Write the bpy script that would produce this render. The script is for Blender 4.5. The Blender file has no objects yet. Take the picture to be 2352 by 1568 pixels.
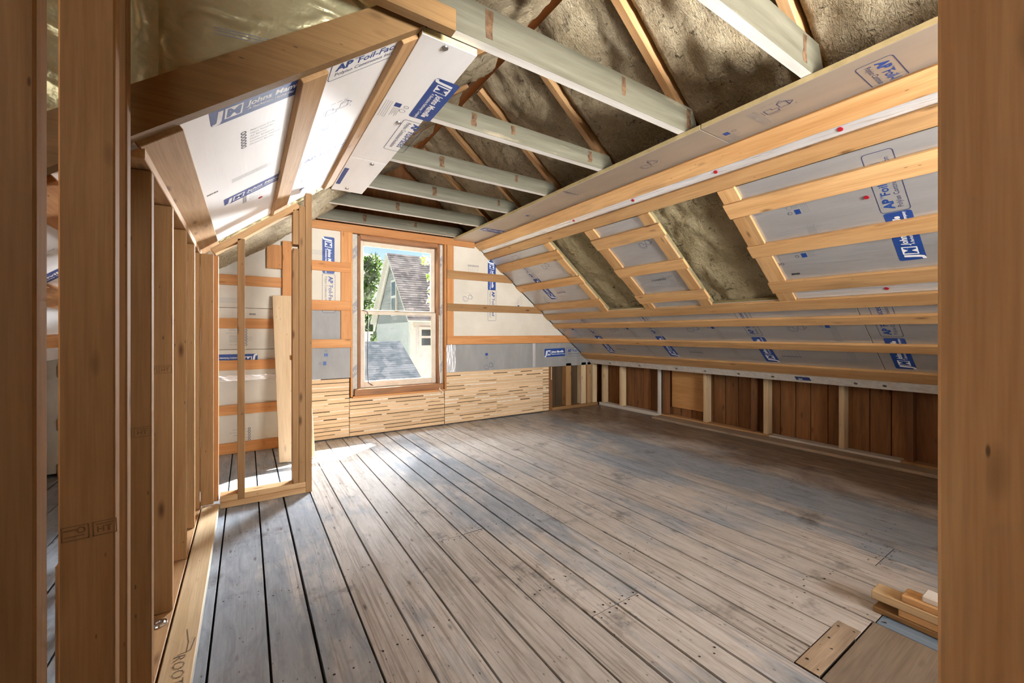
import bpy, bmesh, math, random
from mathutils import Vector, Matrix, noise
random.seed(7)
scene = bpy.context.scene
C = scene.collection
V = Vector

# ------------------------------------------------------------------ camera
cam_d = bpy.data.cameras.new('camera'); cam = bpy.data.objects.new('camera', cam_d); C.objects.link(cam)
YAW = 0.576659
cam_d.sensor_width = 36.0; cam_d.lens = 36.0 * 937.7 / 2352.0
cam_d.shift_y = -(784.0 - 764.0) / 2352.0
cam_d.clip_start = 0.02; cam_d.clip_end = 500
cam.location = (0, 0, 1.0); cam.rotation_euler = (math.pi / 2, 0, -YAW)
scene.camera = cam

# ------------------------------------------------------------------ world, sun, fill lights, exposure
world = bpy.data.worlds.new('sky'); scene.world = world; world.use_nodes = True
wn = world.node_tree; wn.nodes.clear()
wo = wn.nodes.new('ShaderNodeOutputWorld'); wb = wn.nodes.new('ShaderNodeBackground'); ws = wn.nodes.new('ShaderNodeTexSky')
ws.sky_type = 'NISHITA'; ws.sun_disc = False; ws.sun_elevation = math.radians(43); ws.sun_rotation = math.radians(52)
ws.altitude = 50; ws.air_density = 1.0; ws.dust_density = 0.1; ws.ozone_density = 1.6
wb.inputs['Strength'].default_value = 0.046
wn.links.new(ws.outputs[0], wb.inputs[0]); wn.links.new(wb.outputs[0], wo.inputs[0])
sun_d = bpy.data.lights.new('sun', 'SUN'); sun_d.energy = 30.0; sun_d.angle = math.radians(0.53); sun_d.color = (1, .95, .86)
sun = bpy.data.objects.new('sun', sun_d); C.objects.link(sun)
sun.rotation_euler = V((-.85, -.66, -1)).to_track_quat('-Z', 'Y').to_euler()

def area(name, loc, to, sx, sy, power, color):
    d = bpy.data.lights.new(name, 'AREA'); d.shape = 'RECTANGLE'; d.size = sx; d.size_y = sy; d.energy = power; d.color = color
    o = bpy.data.objects.new(name, d); C.objects.link(o); o.location = loc
    o.rotation_euler = (V(to) - V(loc)).to_track_quat('-Z', 'Y').to_euler()
    return o
# added fill light behind the camera, as if from a rear window
rl = area('rear_fill_light', (1.45, -2.12, 1.3), (1.2, 4.0, 2.9), 1.4, 1.0, 42, (1, .97, .93)); rl.data.spread = math.radians(96)
# added fill light for the near studs and post; the stair window is assumed
area('stair_fill_light', (-1.28, .3, 1.5), (.6, .9, .9), .8, .9, 3.2, (1, .96, .9))
# added area light outside, above the window head, standing in for steep skylight
area('gable_fill_steep', (1.40, 4.78, 2.66), (1.2, 2.0, 0), 1.3, .7, 90, (.92, .96, 1))
# added area light out of view outside, brightening stud edges and left slope
area('gable_fill_side', (3.45, 6.4, 2.0), (.1, 2.0, .9), 1.2, 1.6, 460, (.95, .97, 1))
cy = scene.cycles
cy.max_bounces = 7; cy.diffuse_bounces = 5; cy.glossy_bounces = 3; cy.transmission_bounces = 3; cy.transparent_max_bounces = 6
cy.caustics_reflective = False; cy.caustics_refractive = False; cy.sample_clamp_indirect = 8.0; cy.adaptive_threshold = 0.08; cy.adaptive_min_samples = 12; cy.use_adaptive_sampling = True
vs = scene.view_settings
vs.view_transform = 'Standard'; vs.look = 'None'; vs.exposure = 1.72; vs.gamma = 1.0; vs.use_curve_mapping = False

# ------------------------------------------------------------------ node helpers
MATS = {}
class NB:
    def __init__(s, name):
        s.m = bpy.data.materials.new(name); s.m.use_nodes = True; s.t = s.m.node_tree; s.t.nodes.clear()
        s.out = s.t.nodes.new('ShaderNodeOutputMaterial'); MATS[name] = s.m
    def n(s, t, **k):
        x = s.t.nodes.new(t)
        for a, b in k.items(): setattr(x, a, b)
        return x
    def l(s, a, b): s.t.links.new(a, b)
    def val(s, sock, v):
        if hasattr(v, 'is_output'): s.l(v, sock)
        else: sock.default_value = v
    def coord(s, scale=(1, 1, 1), kind='Object', rnd=True):
        tc = s.n('ShaderNodeTexCoord') if kind != 'World' else s.n('ShaderNodeNewGeometry')
        src = tc.outputs['Object'] if kind != 'World' else tc.outputs['Position']
        mp = s.n('ShaderNodeMapping'); mp.inputs['Scale'].default_value = scale
        s.l(src, mp.inputs['Vector'])
        if rnd:
            oi = s.n('ShaderNodeObjectInfo'); mu = s.math('MULTIPLY', oi.outputs['Random'], 37.0)
            cb = s.n('ShaderNodeCombineXYZ')
            for i in range(3): s.l(mu, cb.inputs[i])
            s.l(cb.outputs[0], mp.inputs['Location'])
        return mp.outputs[0]
    def math(s, op, a, b=0.0, clamp=False):
        x = s.n('ShaderNodeMath', operation=op, use_clamp=clamp); s.val(x.inputs[0], a); s.val(x.inputs[1], b); return x.outputs[0]
    def noise(s, vec, scale=1, detail=4, rough=.55, dist=0, typ='FBM'):
        x = s.n('ShaderNodeTexNoise', noise_type=typ); s.l(vec, x.inputs['Vector'])
        x.inputs['Scale'].default_value = scale; x.inputs['Detail'].default_value = detail
        x.inputs['Roughness'].default_value = rough; x.inputs['Distortion'].default_value = dist
        return x.outputs[0]
    def vor(s, vec, scale=1, feature='F1', out='Distance', rand=1.0):
        x = s.n('ShaderNodeTexVoronoi', feature=feature); s.l(vec, x.inputs['Vector']); x.inputs['Scale'].default_value = scale
        x.inputs['Randomness'].default_value = rand
        return x.outputs[out]
    def ramp(s, fac, stops, interp='LINEAR'):
        x = s.n('ShaderNodeValToRGB'); cr = x.color_ramp; cr.interpolation = interp
        while len(cr.elements) > 1: cr.elements.remove(cr.elements[-1])
        for i, (p, c) in enumerate(stops):
            e = cr.elements[0] if i == 0 else cr.elements.new(p)
            e.position = p; c = (c, c, c) if isinstance(c, (int, float)) else c; e.color = (*c, 1)
        s.l(fac, x.inputs[0]); return x.outputs[0]
    def mix(s, fac, a, b, blend='MIX'):
        x = s.n('ShaderNodeMix', data_type='RGBA', blend_type=blend)
        s.val(x.inputs[0], fac)
        for i, v in ((6, a), (7, b)):
            if hasattr(v, 'is_output'): s.l(v, x.inputs[i])
            else: x.inputs[i].default_value = (*v, 1)
        return x.outputs[2]
    def rand(s): return s.n('ShaderNodeObjectInfo').outputs['Random']
    def bump(s, h, strength=.3, dist=.01, normal=None):
        x = s.n('ShaderNodeBump'); x.inputs['Strength'].default_value = strength; x.inputs['Distance'].default_value = dist
        s.l(h, x.inputs['Height'])
        if normal is not None: s.l(normal, x.inputs['Normal'])
        return x.outputs[0]
    def bsdf(s, color, rough=.6, metal=0.0, normal=None, spec=.4):
        b = s.n('ShaderNodeBsdfPrincipled')
        if hasattr(color, 'is_output'): s.l(color, b.inputs['Base Color'])
        else: b.inputs['Base Color'].default_value = (*color, 1)
        s.val(b.inputs['Roughness'], rough); s.val(b.inputs['Metallic'], metal); b.inputs['Specular IOR Level'].default_value = spec
        if normal is not None: s.l(normal, b.inputs['Normal'])
        s.l(b.outputs[0], s.out.inputs[0]); return b

def wood(name, dark, light, rough=.6, knot=.8, var=.25, stain=0.0, spec=.3):
    """sawn timber, grain along the piece's own X axis"""
    b = NB(name)
    v = b.coord((1.6, 22, 22)); big = b.noise(b.coord((.7, 5, 5)), 1, 3, .5, .3)
    g1 = b.noise(v, 1.0, 6, .62, .6); fine = b.noise(b.coord((6, 190, 190)), 1, 2, .5)
    fac = b.math('ADD', b.math('MULTIPLY', g1, .65), b.math('MULTIPLY', big, .35))
    col = b.ramp(fac, [(.3, dark), (.52, tuple((x * .45 + y * .55) for x, y in zip(dark, light))), (.72, light)])
    col = b.mix(b.math('MULTIPLY', b.ramp(fine, [(.35, 1.0), (.6, 0.0)]), .22), col, tuple(x * .55 for x in dark))
    if knot:
        k = b.vor(b.coord((3.6, 12, 12)), 1.0); kf = b.ramp(k, [(.05, 1.0), (.085, .6), (.15, 0.0)])
        col = b.mix(b.math('MULTIPLY', kf, knot * .9), col, (dark[0] * .22, dark[1] * .16, dark[2] * .12))
        k2 = b.vor(b.coord((9, 34, 34)), 1.0); col = b.mix(b.math('MULTIPLY', b.ramp(k2, [(.04, 1.0), (.075, 0.0)]), .7), col, (.035, .02, .012))
    if stain:
        sn = b.noise(b.coord((1.2, 6, 6)), 1, 4, .6); col = b.mix(b.math('MULTIPLY', b.ramp(sn, [(.56, 0.0), (.68, 1.0)]), stain), col, (.09, .065, .045))
    r = b.ramp(b.rand(), [(0, 1 - var), (1, 1 + var * .35)])
    col = b.mix(1.0, col, r, 'MULTIPLY')
    b.bsdf(col, rough, 0, b.bump(b.math('ADD', g1, b.math('MULTIPLY', fine, .3)), .18, .004), spec)
    return b.m

wood('fresh_lumber', (.42, .22, .085), (.66, .43, .22), .62, .7, .2)
wood('strip_lumber', (.52, .27, .10), (.80, .51, .245), .6, .75, .22, .25)
wood('orange_lumber', (.50, .20, .06), (.74, .37, .14), .6, .6, .22)
wood('stud_lumber', (.29, .145, .052), (.47, .275, .12), .65, .9, .22)
wood('pale_lumber', (.60, .42, .22), (.86, .69, .45), .6, .6, .15)
wood('header_lumber', (.21, .115, .045), (.34, .205, .085), .55, .5, .1)
wood('old_brown_wood', (.12, .05, .018), (.29, .13, .05), .7, .5, .35, .3)
wood('sheathing_wood', (.15, .063, .024), (.40, .185, .07), .7, .6, .25, .35)
wood('frame_wood', (.16, .065, .025), (.42, .20, .085), .55, .3, .2, .6)
wood('lath_wood', (.66, .44, .25), (.80, .58, .36), .75, .35, .12, .1)
wood('plank_wood', (.62, .44, .26), (.80, .63, .42), .65, .4, .05, .15)
wood('plywood', (.56, .27, .085), (.80, .48, .20), .55, .2, .1)
wood('white_paint_wood', (.62, .60, .55), (.80, .79, .75), .5, .1, .1, .15)
wood('shaded_plank', (.045, .027, .014), (.12, .075, .04), .8, .4, .15, .3)  # planks of the gable corner, with the recess shade put into the colour
wood('blue_paint', (.13, .20, .29), (.24, .33, .43), .5, .3, .05)
wood('panel_brown', (.17, .135, .10), (.33, .275, .215), .7, .5, .1, .5)
wood('grey_board', (.30, .22, .15), (.55, .45, .34), .6, .4, .2, .4)

# collar ties: worn pale green paint over timber, rust-brown patches where hangers were taken off
b = NB('tie_paint')
g = b.noise(b.coord((2, 30, 30)), 1, 5, .6); p = b.noise(b.coord((2.5, 14, 14)), 1, 5, .65)
col = b.ramp(g, [(.3, (.095, .088, .06)), (.6, (.14, .134, .097)), (.8, (.18, .174, .128))])
col = b.mix(b.math('MULTIPLY', b.ramp(p, [(.60, 0.0), (.70, 1.0)]), .7), col, (.30, .25, .17))
b.bsdf(col, .55, 0, b.bump(g, .2, .004))
b = NB('tie_stain'); g = b.noise(b.coord((40, 40, 40)), 1, 4); b.bsdf(b.ramp(g, [(.35, (.05, .025, .012)), (.65, (.15, .085, .04))]), .8)
b = NB('tie_underside'); g = b.noise(b.coord((3, 30, 30)), 1, 5); b.bsdf(b.ramp(g, [(.3, (.68, .66, .61)), (.7, (.86, .85, .81))]), .5)

# old floor boards: grey-blue paint worn through to brown wood
b = NB('floor_wood')
v = b.coord((4.5, 20, 20)); g1 = b.noise(v, 1, 8, .7, 1.0); fine = b.noise(b.coord((7, 230, 230)), 1, 2)
wvo = b.noise(b.coord((1.1, 48, 48)), 1, 3, .55, 1.8)
bare = b.ramp(g1, [(.25, (.36, .34, .315)), (.5, (.555, .535, .51)), (.75, (.68, .67, .65))])
bare = b.mix(b.math('MULTIPLY', b.ramp(wvo, [(.36, 1.0), (.47, 0.0)]), .55), bare, (.20, .155, .12))
worldp = b.coord((1, 1, 1), 'World', False)
pt = b.noise(worldp, 1.15, 6, .62, .4); pt2 = b.noise(b.coord((2.4, 16, 16)), 1, 6, .7)
pm = b.math('ADD', b.math('MULTIPLY', pt, .62), b.math('MULTIPLY', pt2, .38))
oi = b.rand(); pm = b.math('ADD', pm, b.math('MULTIPLY', b.math('SUBTRACT', oi, .5), .15))
sx = b.n('ShaderNodeSeparateXYZ'); b.l(worldp, sx.inputs[0])
leftpaint = b.ramp(b.math('MULTIPLY', b.math('ADD', sx.outputs[0], 1.0), .5), [(.46, 1.0), (.72, 0.0)])     # more paint left along the partition
band = b.math('MULTIPLY', b.ramp(b.math('MULTIPLY', sx.outputs[0], .25), [(.58, 0.0), (.64, 1.0), (.76, 1.0), (.80, 0.0)]), b.ramp(b.math('MULTIPLY', sx.outputs[1], .25), [(.3, 1.0), (.85, .25)]))
pm = b.math('ADD', pm, b.math('ADD', b.math('MULTIPLY', leftpaint, .17), b.math('MULTIPLY', band, .15)))
paint = b.ramp(g1, [(.3, (.155, .205, .265)), (.7, (.32, .385, .46))])
col = b.mix(b.math('MULTIPLY', b.ramp(pm, [(.50, 0.0), (.62, 1.0)]), .85), bare, paint)
brown = b.ramp(b.math('ADD', b.math('MULTIPLY', sx.outputs[0], .25), b.math('MULTIPLY', b.math('SUBTRACT', pt, .5), .35)), [(.77, 0.0), (.86, 1.0)])
col = b.mix(b.math('MULTIPLY', brown, .85), col, b.ramp(g1, [(.3, (.07, .042, .022)), (.7, (.27, .175, .10))]))
dk = b.noise(worldp, 3.3, 5, .7); col = b.mix(b.math('MULTIPLY', b.ramp(dk, [(.58, 0.0), (.70, 1.0)]), .75), col, (.09, .088, .092))
kn = b.vor(b.coord((5.5, 17, 17)), 1.0); col = b.mix(b.math('MULTIPLY', b.ramp(kn, [(.03, 1.0), (.09, .4), (.14, 0.0)]), .8), col, (.05, .04, .035))
sp = b.vor(b.coord((20, 48, 48)), 1.0); col = b.mix(b.math('MULTIPLY', b.ramp(sp, [(.07, 1.0), (.12, 0.0)]), .7), col, (.03, .026, .023))
col = b.mix(b.math('MULTIPLY', b.ramp(fine, [(.3, 1.0), (.45, 0.0)]), .12), col, (.2, .165, .13))
col = b.mix(1.0, col, b.ramp(oi, [(0, .86), (1, 1.08)]), 'MULTIPLY')
rg = b.ramp(g1, [(.3, .50), (.7, .30)])
b.bsdf(col, rg, 0, b.bump(b.math('ADD', g1, b.math('MULTIPLY', wvo, .4)), .25, .004), .5)

def foil(name, lo, hi, rough, metal, bump, sc=(5, 5, 5), spec=.5, crinkle=0.0, depth=.01):
    b = NB(name)
    n1 = b.noise(b.coord((sc[0], sc[1], sc[2])), 1, 5, .6); n2 = b.noise(b.coord((sc[0] * 1.3, sc[1] * 2.6, sc[2] * 2.6)), 1.0, 3, .55, 1.2, 'RIDGED_MULTIFRACTAL')
    h = b.math('ADD', b.math('MULTIPLY', n1, .5), b.math('MULTIPLY', n2, .12 + crinkle))
    b.bsdf(b.ramp(n1, [(.3, lo), (.7, hi)]), rough, metal, b.bump(h, bump, depth), spec)
foil('foil_facer', (.50, .50, .505), (.60, .60, .605), .36, .55, .45, (2, 9, 9), .5, .12)
foil('foil_facer_bright', (.90, .905, .91), (.97, .97, .97), .45, .1, .18, (2, 9, 4), .5, .1)
foil('foil_facer_cream', (.60, .56, .48), (.70, .66, .575), .62, .0, .14, (3, 3, 3), .15, .05)
foil('foil_tape', (.80, .81, .83), (.97, .97, .98), .25, .55, .9, (5, 34, 14), .5, .3)
foil('foil_olive', (.52, .485, .28), (.68, .64, .40), .33, .5, 1.0, (5, 5, 5), .5, .35, .035)
foil('foil_grey', (.27, .27, .268), (.34, .34, .337), .6, .1, .2, (9, 3, 3), .15)
foil('ceiling_foil', (.50, .44, .37), (.58, .52, .44), .42, .6, .12, (2, 6, 4), .5, .05)

def plain(name, c, rough=.6, metal=0.0, var=.12, sc=30, spec=.4):
    b = NB(name); n1 = b.noise(b.coord((sc, sc, sc)), 1, 3)
    b.bsdf(b.ramp(n1, [(.3, tuple(x * (1 - var) for x in c)), (.7, tuple(min(1, x * (1 + var)) for x in c))]), rough, metal, None, spec)
plain('foam_core', (.56, .47, .25), .9); plain('foam_core_olive', (.23, .185, .085), .9); plain('end_grain', (.05, .038, .028), .9); plain('foam_white_edge', (.86, .85, .81), .6)
plain('ink_blue', (.018, .062, .27), .45); plain('ink_navy', (.03, .045, .14), .5); plain('ink_white', (.86, .87, .88), .45)
plain('ink_grey', (.30, .31, .33), .5); plain('ink_black', (.02, .02, .02), .5); plain('ink_pencil', (.20, .16, .12), .8); plain('ink_stamp', (.20, .11, .045), .8)
plain('washer_red', (.36, .008, .02), .5); plain('screw_metal', (.22, .21, .20), .35, .8); plain('steel', (.62, .63, .65), .22, 1.0)
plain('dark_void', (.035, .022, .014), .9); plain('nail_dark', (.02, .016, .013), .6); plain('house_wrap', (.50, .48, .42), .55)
plain('cord_white', (.78, .76, .70), .7); plain('sash_paint', (.63, .55, .44), .5, 0, .1, 12); plain('lock_metal', (.20, .15, .10), .4, .7)
plain('plaster', (.74, .66, .54), .9); plain('subfloor', (.03, .022, .016), .9); plain('roof_deck', (.10, .06, .03), .9)

# mineral wool
def wool(name, a, c, d):
    b = NB(name); v = b.coord((1, 1, 1), 'World', False)
    n1 = b.noise(v, 5, 6, .65, .5); n2 = b.noise(v, 60, 5, .7, 1.5); n3 = b.noise(v, 22, 4, .6, 1.0); st = b.noise(b.coord((26, 70, 26), 'World', False), 1, 4, .7, 1.2)
    f = b.math('ADD', b.math('MULTIPLY', n1, .55), b.math('MULTIPLY', n2, .45))
    col = b.ramp(f, [(.30, a), (.5, c), (.68, d)])
    col = b.mix(b.math('MULTIPLY', b.ramp(n3, [(.60, 0.0), (.70, 1.0)]), .75), col, (.05, .035, .022))
    col = b.mix(b.math('MULTIPLY', b.ramp(st, [(.62, 0.0), (.75, 1.0)]), .5), col, (.55, .48, .34))
    h = b.math('ADD', b.math('MULTIPLY', n2, .6), b.math('ADD', n3, st)); b.bsdf(col, .95, 0, b.bump(h, 1.0, .045), .1)
wool('mineral_wool', (.36, .28, .17), (.68, .56, .37), (.90, .79, .57))
wool('mineral_wool_olive', (.33, .265, .145), (.58, .485, .29), (.76, .66, .44))

# glass: clear with a weak mirror and a trace of grime
b = NB('window_glass')
tr = b.n('ShaderNodeBsdfTransparent'); gl = b.n('ShaderNodeBsdfGlossy'); gl.inputs['Roughness'].default_value = .03
df = b.n('ShaderNodeBsdfDiffuse'); df.inputs[0].default_value = (.8, .82, .84, 1)
lw = b.n('ShaderNodeLayerWeight'); lw.inputs[0].default_value = .12
m1 = b.n('ShaderNodeMixShader'); b.l(b.math('MULTIPLY', lw.outputs[0], .5), m1.inputs[0]); b.l(tr.outputs[0], m1.inputs[1]); b.l(gl.outputs[0], m1.inputs[2])
m2 = b.n('ShaderNodeMixShader'); b.l(b.math('MULTIPLY', b.ramp(b.noise(b.coord((9, 9, 9)), 1, 6, .7), [(.45, 0.0), (.75, 1.0)]), .10), m2.inputs[0]); b.l(m1.outputs[0], m2.inputs[1]); b.l(df.outputs[0], m2.inputs[2])
b.l(m2.outputs[0], b.out.inputs[0])

# outdoors
def shingle(name, lo, hi):
    b = NB(name); v = b.coord((7, 7, 7)); c = b.vor(v, 1.0, 'F1', 'Color'); sp = b.n('ShaderNodeSeparateColor'); b.l(c, sp.inputs[0])
    n1 = b.noise(b.coord((60, 60, 60)), 1, 3); f = b.math('ADD', b.math('MULTIPLY', sp.outputs[0], .6), b.math('MULTIPLY', n1, .4))
    b.bsdf(b.ramp(f, [(.25, lo), (.75, hi)]), .85, 0, b.bump(n1, .4, .01), 0.0)
shingle('shingle_light', (.065, .062, .066), (.125, .117, .118)); shingle('shingle_dark', (.024, .030, .037), (.045, .051, .06))
plain('siding_white', (.56, .58, .60), .5, 0, .04, 4); plain('siding_grey', (.27, .29, .30), .6, 0, .08, 6); plain('trim_white', (.56, .56, .55), .5, 0, .04)
plain('dark_glass', (.06, .075, .085), .1, 0, .2, 3); plain('ground_green', (.20, .22, .17), .9, 0, .4, 1.5); plain('bark', (.12, .085, .06), .9, 0, .3)
def leafmat(name, lo, hi):
    b = NB(name); n1 = b.noise(b.coord((3, 3, 3), 'World', False), 1, 4)
    bs = b.bsdf(b.ramp(n1, [(.3, lo), (.7, hi)]), .6); tl = b.n('ShaderNodeBsdfTranslucent'); b.l(b.ramp(n1, [(.3, lo), (.7, hi)]), tl.inputs[0])
    mx = b.n('ShaderNodeMixShader'); mx.inputs[0].default_value = .4; b.l(bs.outputs[0], mx.inputs[1]); b.l(tl.outputs[0], mx.inputs[2]); b.l(mx.outputs[0], b.out.inputs[0])
leafmat('leaf_green', (.05, .10, .02), (.14, .23, .06)); leafmat('leaf_bright', (.12, .26, .02), (.26, .42, .06))

# ------------------------------------------------------------------ geometry helpers
def link(name, me, parent=None, M=None):
    o = bpy.data.objects.new(name, me); C.objects.link(o)
    if parent is not None: o.parent = parent
    if M is not None: o.matrix_world = M if parent is None else M     # parents sit at the origin
    return o
def root(name, label, cat, kind='structure', loc=None):
    o = bpy.data.objects.new(name, None); C.objects.link(o); o.empty_display_size = .1
    if loc is not None: o.location = loc
    o['label'] = label; o['category'] = cat
    if kind: o['kind'] = kind
    return o
def frame(c, ex, ey, ez):
    M = Matrix.Identity(4)
    for i, e in enumerate((ex, ey, ez)):
        for r in range(3): M[r][i] = e[r]
    for r in range(3): M[r][3] = c[r]
    return M
def box_mesh(name, lx, ly, lz, mats, bev=.0025, face_mat=None):
    bm = bmesh.new(); bmesh.ops.create_cube(bm, size=1.0)
    for v in bm.verts: v.co = V((v.co.x * lx, v.co.y * ly, v.co.z * lz))
    if face_mat:
        for f in bm.faces:
            n = f.normal
            for axis, idx in face_mat:
                if n.dot(V(axis)) > .9: f.material_index = idx
    bv = min(bev, .3 * min(lx, ly, lz))
    if bv > 0: bmesh.ops.bevel(bm, geom=bm.edges[:], offset=bv, segments=1, affect='EDGES')
    me = bpy.data.meshes.new(name); bm.to_mesh(me); bm.free()
    for m in (mats if isinstance(mats, (list, tuple)) else [mats]): me.materials.append(MATS[m])
    return me
def obox(name, parent, mat, c, ex, ey, l, bev=.0025, face_mat=None, label=None, M0=None):
    """box with its length along ex, width along ey; c is its centre in world space"""
    ex = V(ex).normalized(); ey = V(ey); ey = (ey - ex * ey.dot(ex)).normalized(); ez = ex.cross(ey)
    M = frame(V(c), ex, ey, ez)
    o = bpy.data.objects.new(name, box_mesh(name, l[0], l[1], l[2], mat, bev, face_mat)); C.objects.link(o)
    if parent is not None:
        o.parent = parent
        o.matrix_basis = (world_of(parent)).inverted() @ M
    else: o.matrix_basis = M
    if label: o['label'] = label
    return o
def world_of(o):
    M = Matrix(o.matrix_basis)
    while o.parent is not None:
        o = o.parent; M = o.matrix_basis @ M
    # location set through properties
    return M
def abox(name, parent, mat, x0, x1, y0, y1, z0, z1, axis='X', bev=.0025, face_mat=None, label=None):
    c = ((x0 + x1) / 2, (y0 + y1) / 2, (z0 + z1) / 2); d = (abs(x1 - x0), abs(y1 - y0), abs(z1 - z0))
    if axis == 'X': return obox(name, parent, mat, c, (1, 0, 0), (0, 1, 0), d, bev, face_mat, label)
    if axis == 'Y': return obox(name, parent, mat, c, (0, 1, 0), (-1, 0, 0), (d[1], d[0], d[2]), bev, face_mat, label)
    return obox(name, parent, mat, c, (0, 0, 1), (0, 1, 0), (d[2], d[1], d[0]), bev, face_mat, label)
def mesh_obj(name, parent, verts, faces, mats, label=None, smooth=False, M=None):
    me = bpy.data.meshes.new(name); me.from_pydata([tuple(v) for v in verts], [], faces); me.update()
    for m in (mats if isinstance(mats, (list, tuple)) else [mats]): me.materials.append(MATS[m])
    if smooth:
        for p in me.polygons: p.use_smooth = True
    o = bpy.data.objects.new(name, me); C.objects.link(o)
    if parent is not None: o.parent = parent
    if M is not None: o.matrix_basis = M if parent is None else world_of(parent).inverted() @ M
    if label: o['label'] = label
    return o
def prism(name, parent, mat, poly, ext, label=None):
    """flat polygon (world points) given thickness along ext"""
    n = len(poly); ext = V(ext); vs_ = [V(p) for p in poly] + [V(p) + ext for p in poly]
    f = [tuple(range(n))[::-1], tuple(range(n, 2 * n))] + [(i, (i + 1) % n, n + (i + 1) % n, n + i) for i in range(n)]
    o = mesh_obj(name, parent, vs_, f, mat, label)
    bm = bmesh.new(); bm.from_mesh(o.data); bmesh.ops.recalc_face_normals(bm, faces=bm.faces[:]); bm.to_mesh(o.data); bm.free()
    return o
def tube(name, parent, mat, pts, r, seg=6, label=None):
    vs_, f = [], []
    for i, p in enumerate(pts):
        p = V(p); a = V(pts[max(0, i - 1)]); c = V(pts[min(len(pts) - 1, i + 1)]); t = (c - a).normalized()
        u = t.orthogonal().normalized() if abs(t.z) > .9 else t.cross(V((0, 0, 1))).normalized(); w = t.cross(u)
        for k in range(seg):
            q = 2 * math.pi * k / seg; vs_.append(p + (u * math.cos(q) + w * math.sin(q)) * r)
    for i in range(len(pts) - 1):
        for k in range(seg):
            f.append((i * seg + k, i * seg + (k + 1) % seg, (i + 1) * seg + (k + 1) % seg, (i + 1) * seg + k))
    f.append(tuple(range(seg))[::-1]); f.append(tuple(range(len(vs_) - seg, len(vs_))))
    return mesh_obj(name, parent, vs_, f, mat, label, True)
def disc_mesh(name, r, h, mat, seg=14, dome=0.0):
    bm = bmesh.new(); bmesh.ops.create_cone(bm, cap_ends=True, segments=seg, radius1=r, radius2=r * .9, depth=h)
    for v in bm.verts: v.co.z += h / 2
    me = bpy.data.meshes.new(name); bm.to_mesh(me); bm.free(); me.materials.append(MATS[mat]); return me
def put(name, me, parent, c, ex, n, label=None):
    """link a shared mesh drawn in its own XY plane: X along ex, Z along the surface normal n"""
    ex = V(ex).normalized(); n = V(n).normalized(); ex = (ex - n * ex.dot(n)).normalized(); ey = n.cross(ex)
    o = bpy.data.objects.new(name, me); C.objects.link(o); M = frame(V(c), ex, ey, n)
    if parent is not None:
        o.parent = parent; o.matrix_basis = world_of(parent).inverted() @ M
    else: o.matrix_basis = M
    if label: o['label'] = label
    return o

# ------------------------------------------------------------------ the prints on the insulation boards (drawn flat in XY)
class Art:
    def __init__(s): s.v, s.f, s.m = [], [], []
    def poly(s, pts, m, z=0.0):
        i = len(s.v); s.v += [(x, y, z) for x, y in pts]; s.f.append(tuple(range(i, i + len(pts)))); s.m.append(m)
    def line(s, pts, w, m, z=0.0, closed=False):
        pts = [V((p[0], p[1])) for p in pts]; n = len(pts)
        for i in range(n if closed else n - 1):
            a, c = pts[i], pts[(i + 1) % n]; d = (c - a)
            if d.length < 1e-6: continue
            d.normalize(); o = V((-d.y, d.x)) * w / 2; e = d * w / 2
            s.poly([a - e - o, c + e - o, c + e + o, a - e + o], m, z)
    def ring(s, x, y, r, w, m, z=0.0, seg=12):
        s.line([(x + r * math.cos(2 * math.pi * k / seg), y + r * math.sin(2 * math.pi * k / seg)) for k in range(seg)], w, m, z, True)
    def rrect(s, x0, y0, x1, y1, r): 
        out = []
        for cx_, cy_, a in ((x1 - r, y1 - r, 0), (x0 + r, y1 - r, 90), (x0 + r, y0 + r, 180), (x1 - r, y0 + r, 270)):
            for k in range(4):
                q = math.radians(a + 30 * k); out.append((cx_ + r * math.cos(q), cy_ + r * math.sin(q)))
        return out
    def text(s, txt, x, y, size, m, z=0.0, bold=0.0, shear=0.0, align='LEFT', sx=1.0):
        cu = bpy.data.curves.new('txt', 'FONT'); cu.body = txt; cu.size = size; cu.offset = bold; cu.shear = shear; cu.align_x = align; cu.resolution_u = 2
        ob = bpy.data.objects.new('txt', cu); C.objects.link(ob); dg = bpy.context.evaluated_depsgraph_get(); dg.update()
        ev = ob.evaluated_get(dg); me = ev.to_mesh(); i = len(s.v)
        s.v += [(x + p.co.x * sx, y + p.co.y, z) for p in me.vertices]
        for p in me.polygons: s.f.append(tuple(i + k for k in p.vertices)); s.m.append(m)
        ev.to_mesh_clear(); bpy.data.objects.remove(ob); bpy.data.curves.remove(cu)
    def mesh(s, name, mats):
        me = bpy.data.meshes.new(name); me.from_pydata(s.v, [], s.f); me.update()
        for m in mats: me.materials.append(MATS[m])
        for p, k in zip(me.polygons, s.m): p.material_index = k
        return me
INK = ['ink_blue', 'ink_white', 'ink_navy', 'ink_grey', 'ink_black']
def jm_label():
    a = Art(); L_, H = .34, .105; a.poly(a.rrect(0, 0, L_, H, .012), 0)
    z = .0004
    # the JM monogram: a slanted white block with the letters cut out beside it
    a.text('J', .014, .022, .082, 1, z, .0035, .15); a.poly([(.040, .022), (.094, .022), (.100, .083), (.046, .083)], 1, z)
    a.text('M', .0445, .030, .064, 0, z + .0004, .0025, .15, sx=.92)
    a.text('Johns Manville', .112, .050, .040, 1, z, .0012, .2, sx=.86); a.text('A Berkshire Hathaway Company', .112, .026, .0195, 1, z, .0003, .1, sx=.86)
    return a.mesh('printed_label', INK)
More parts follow.
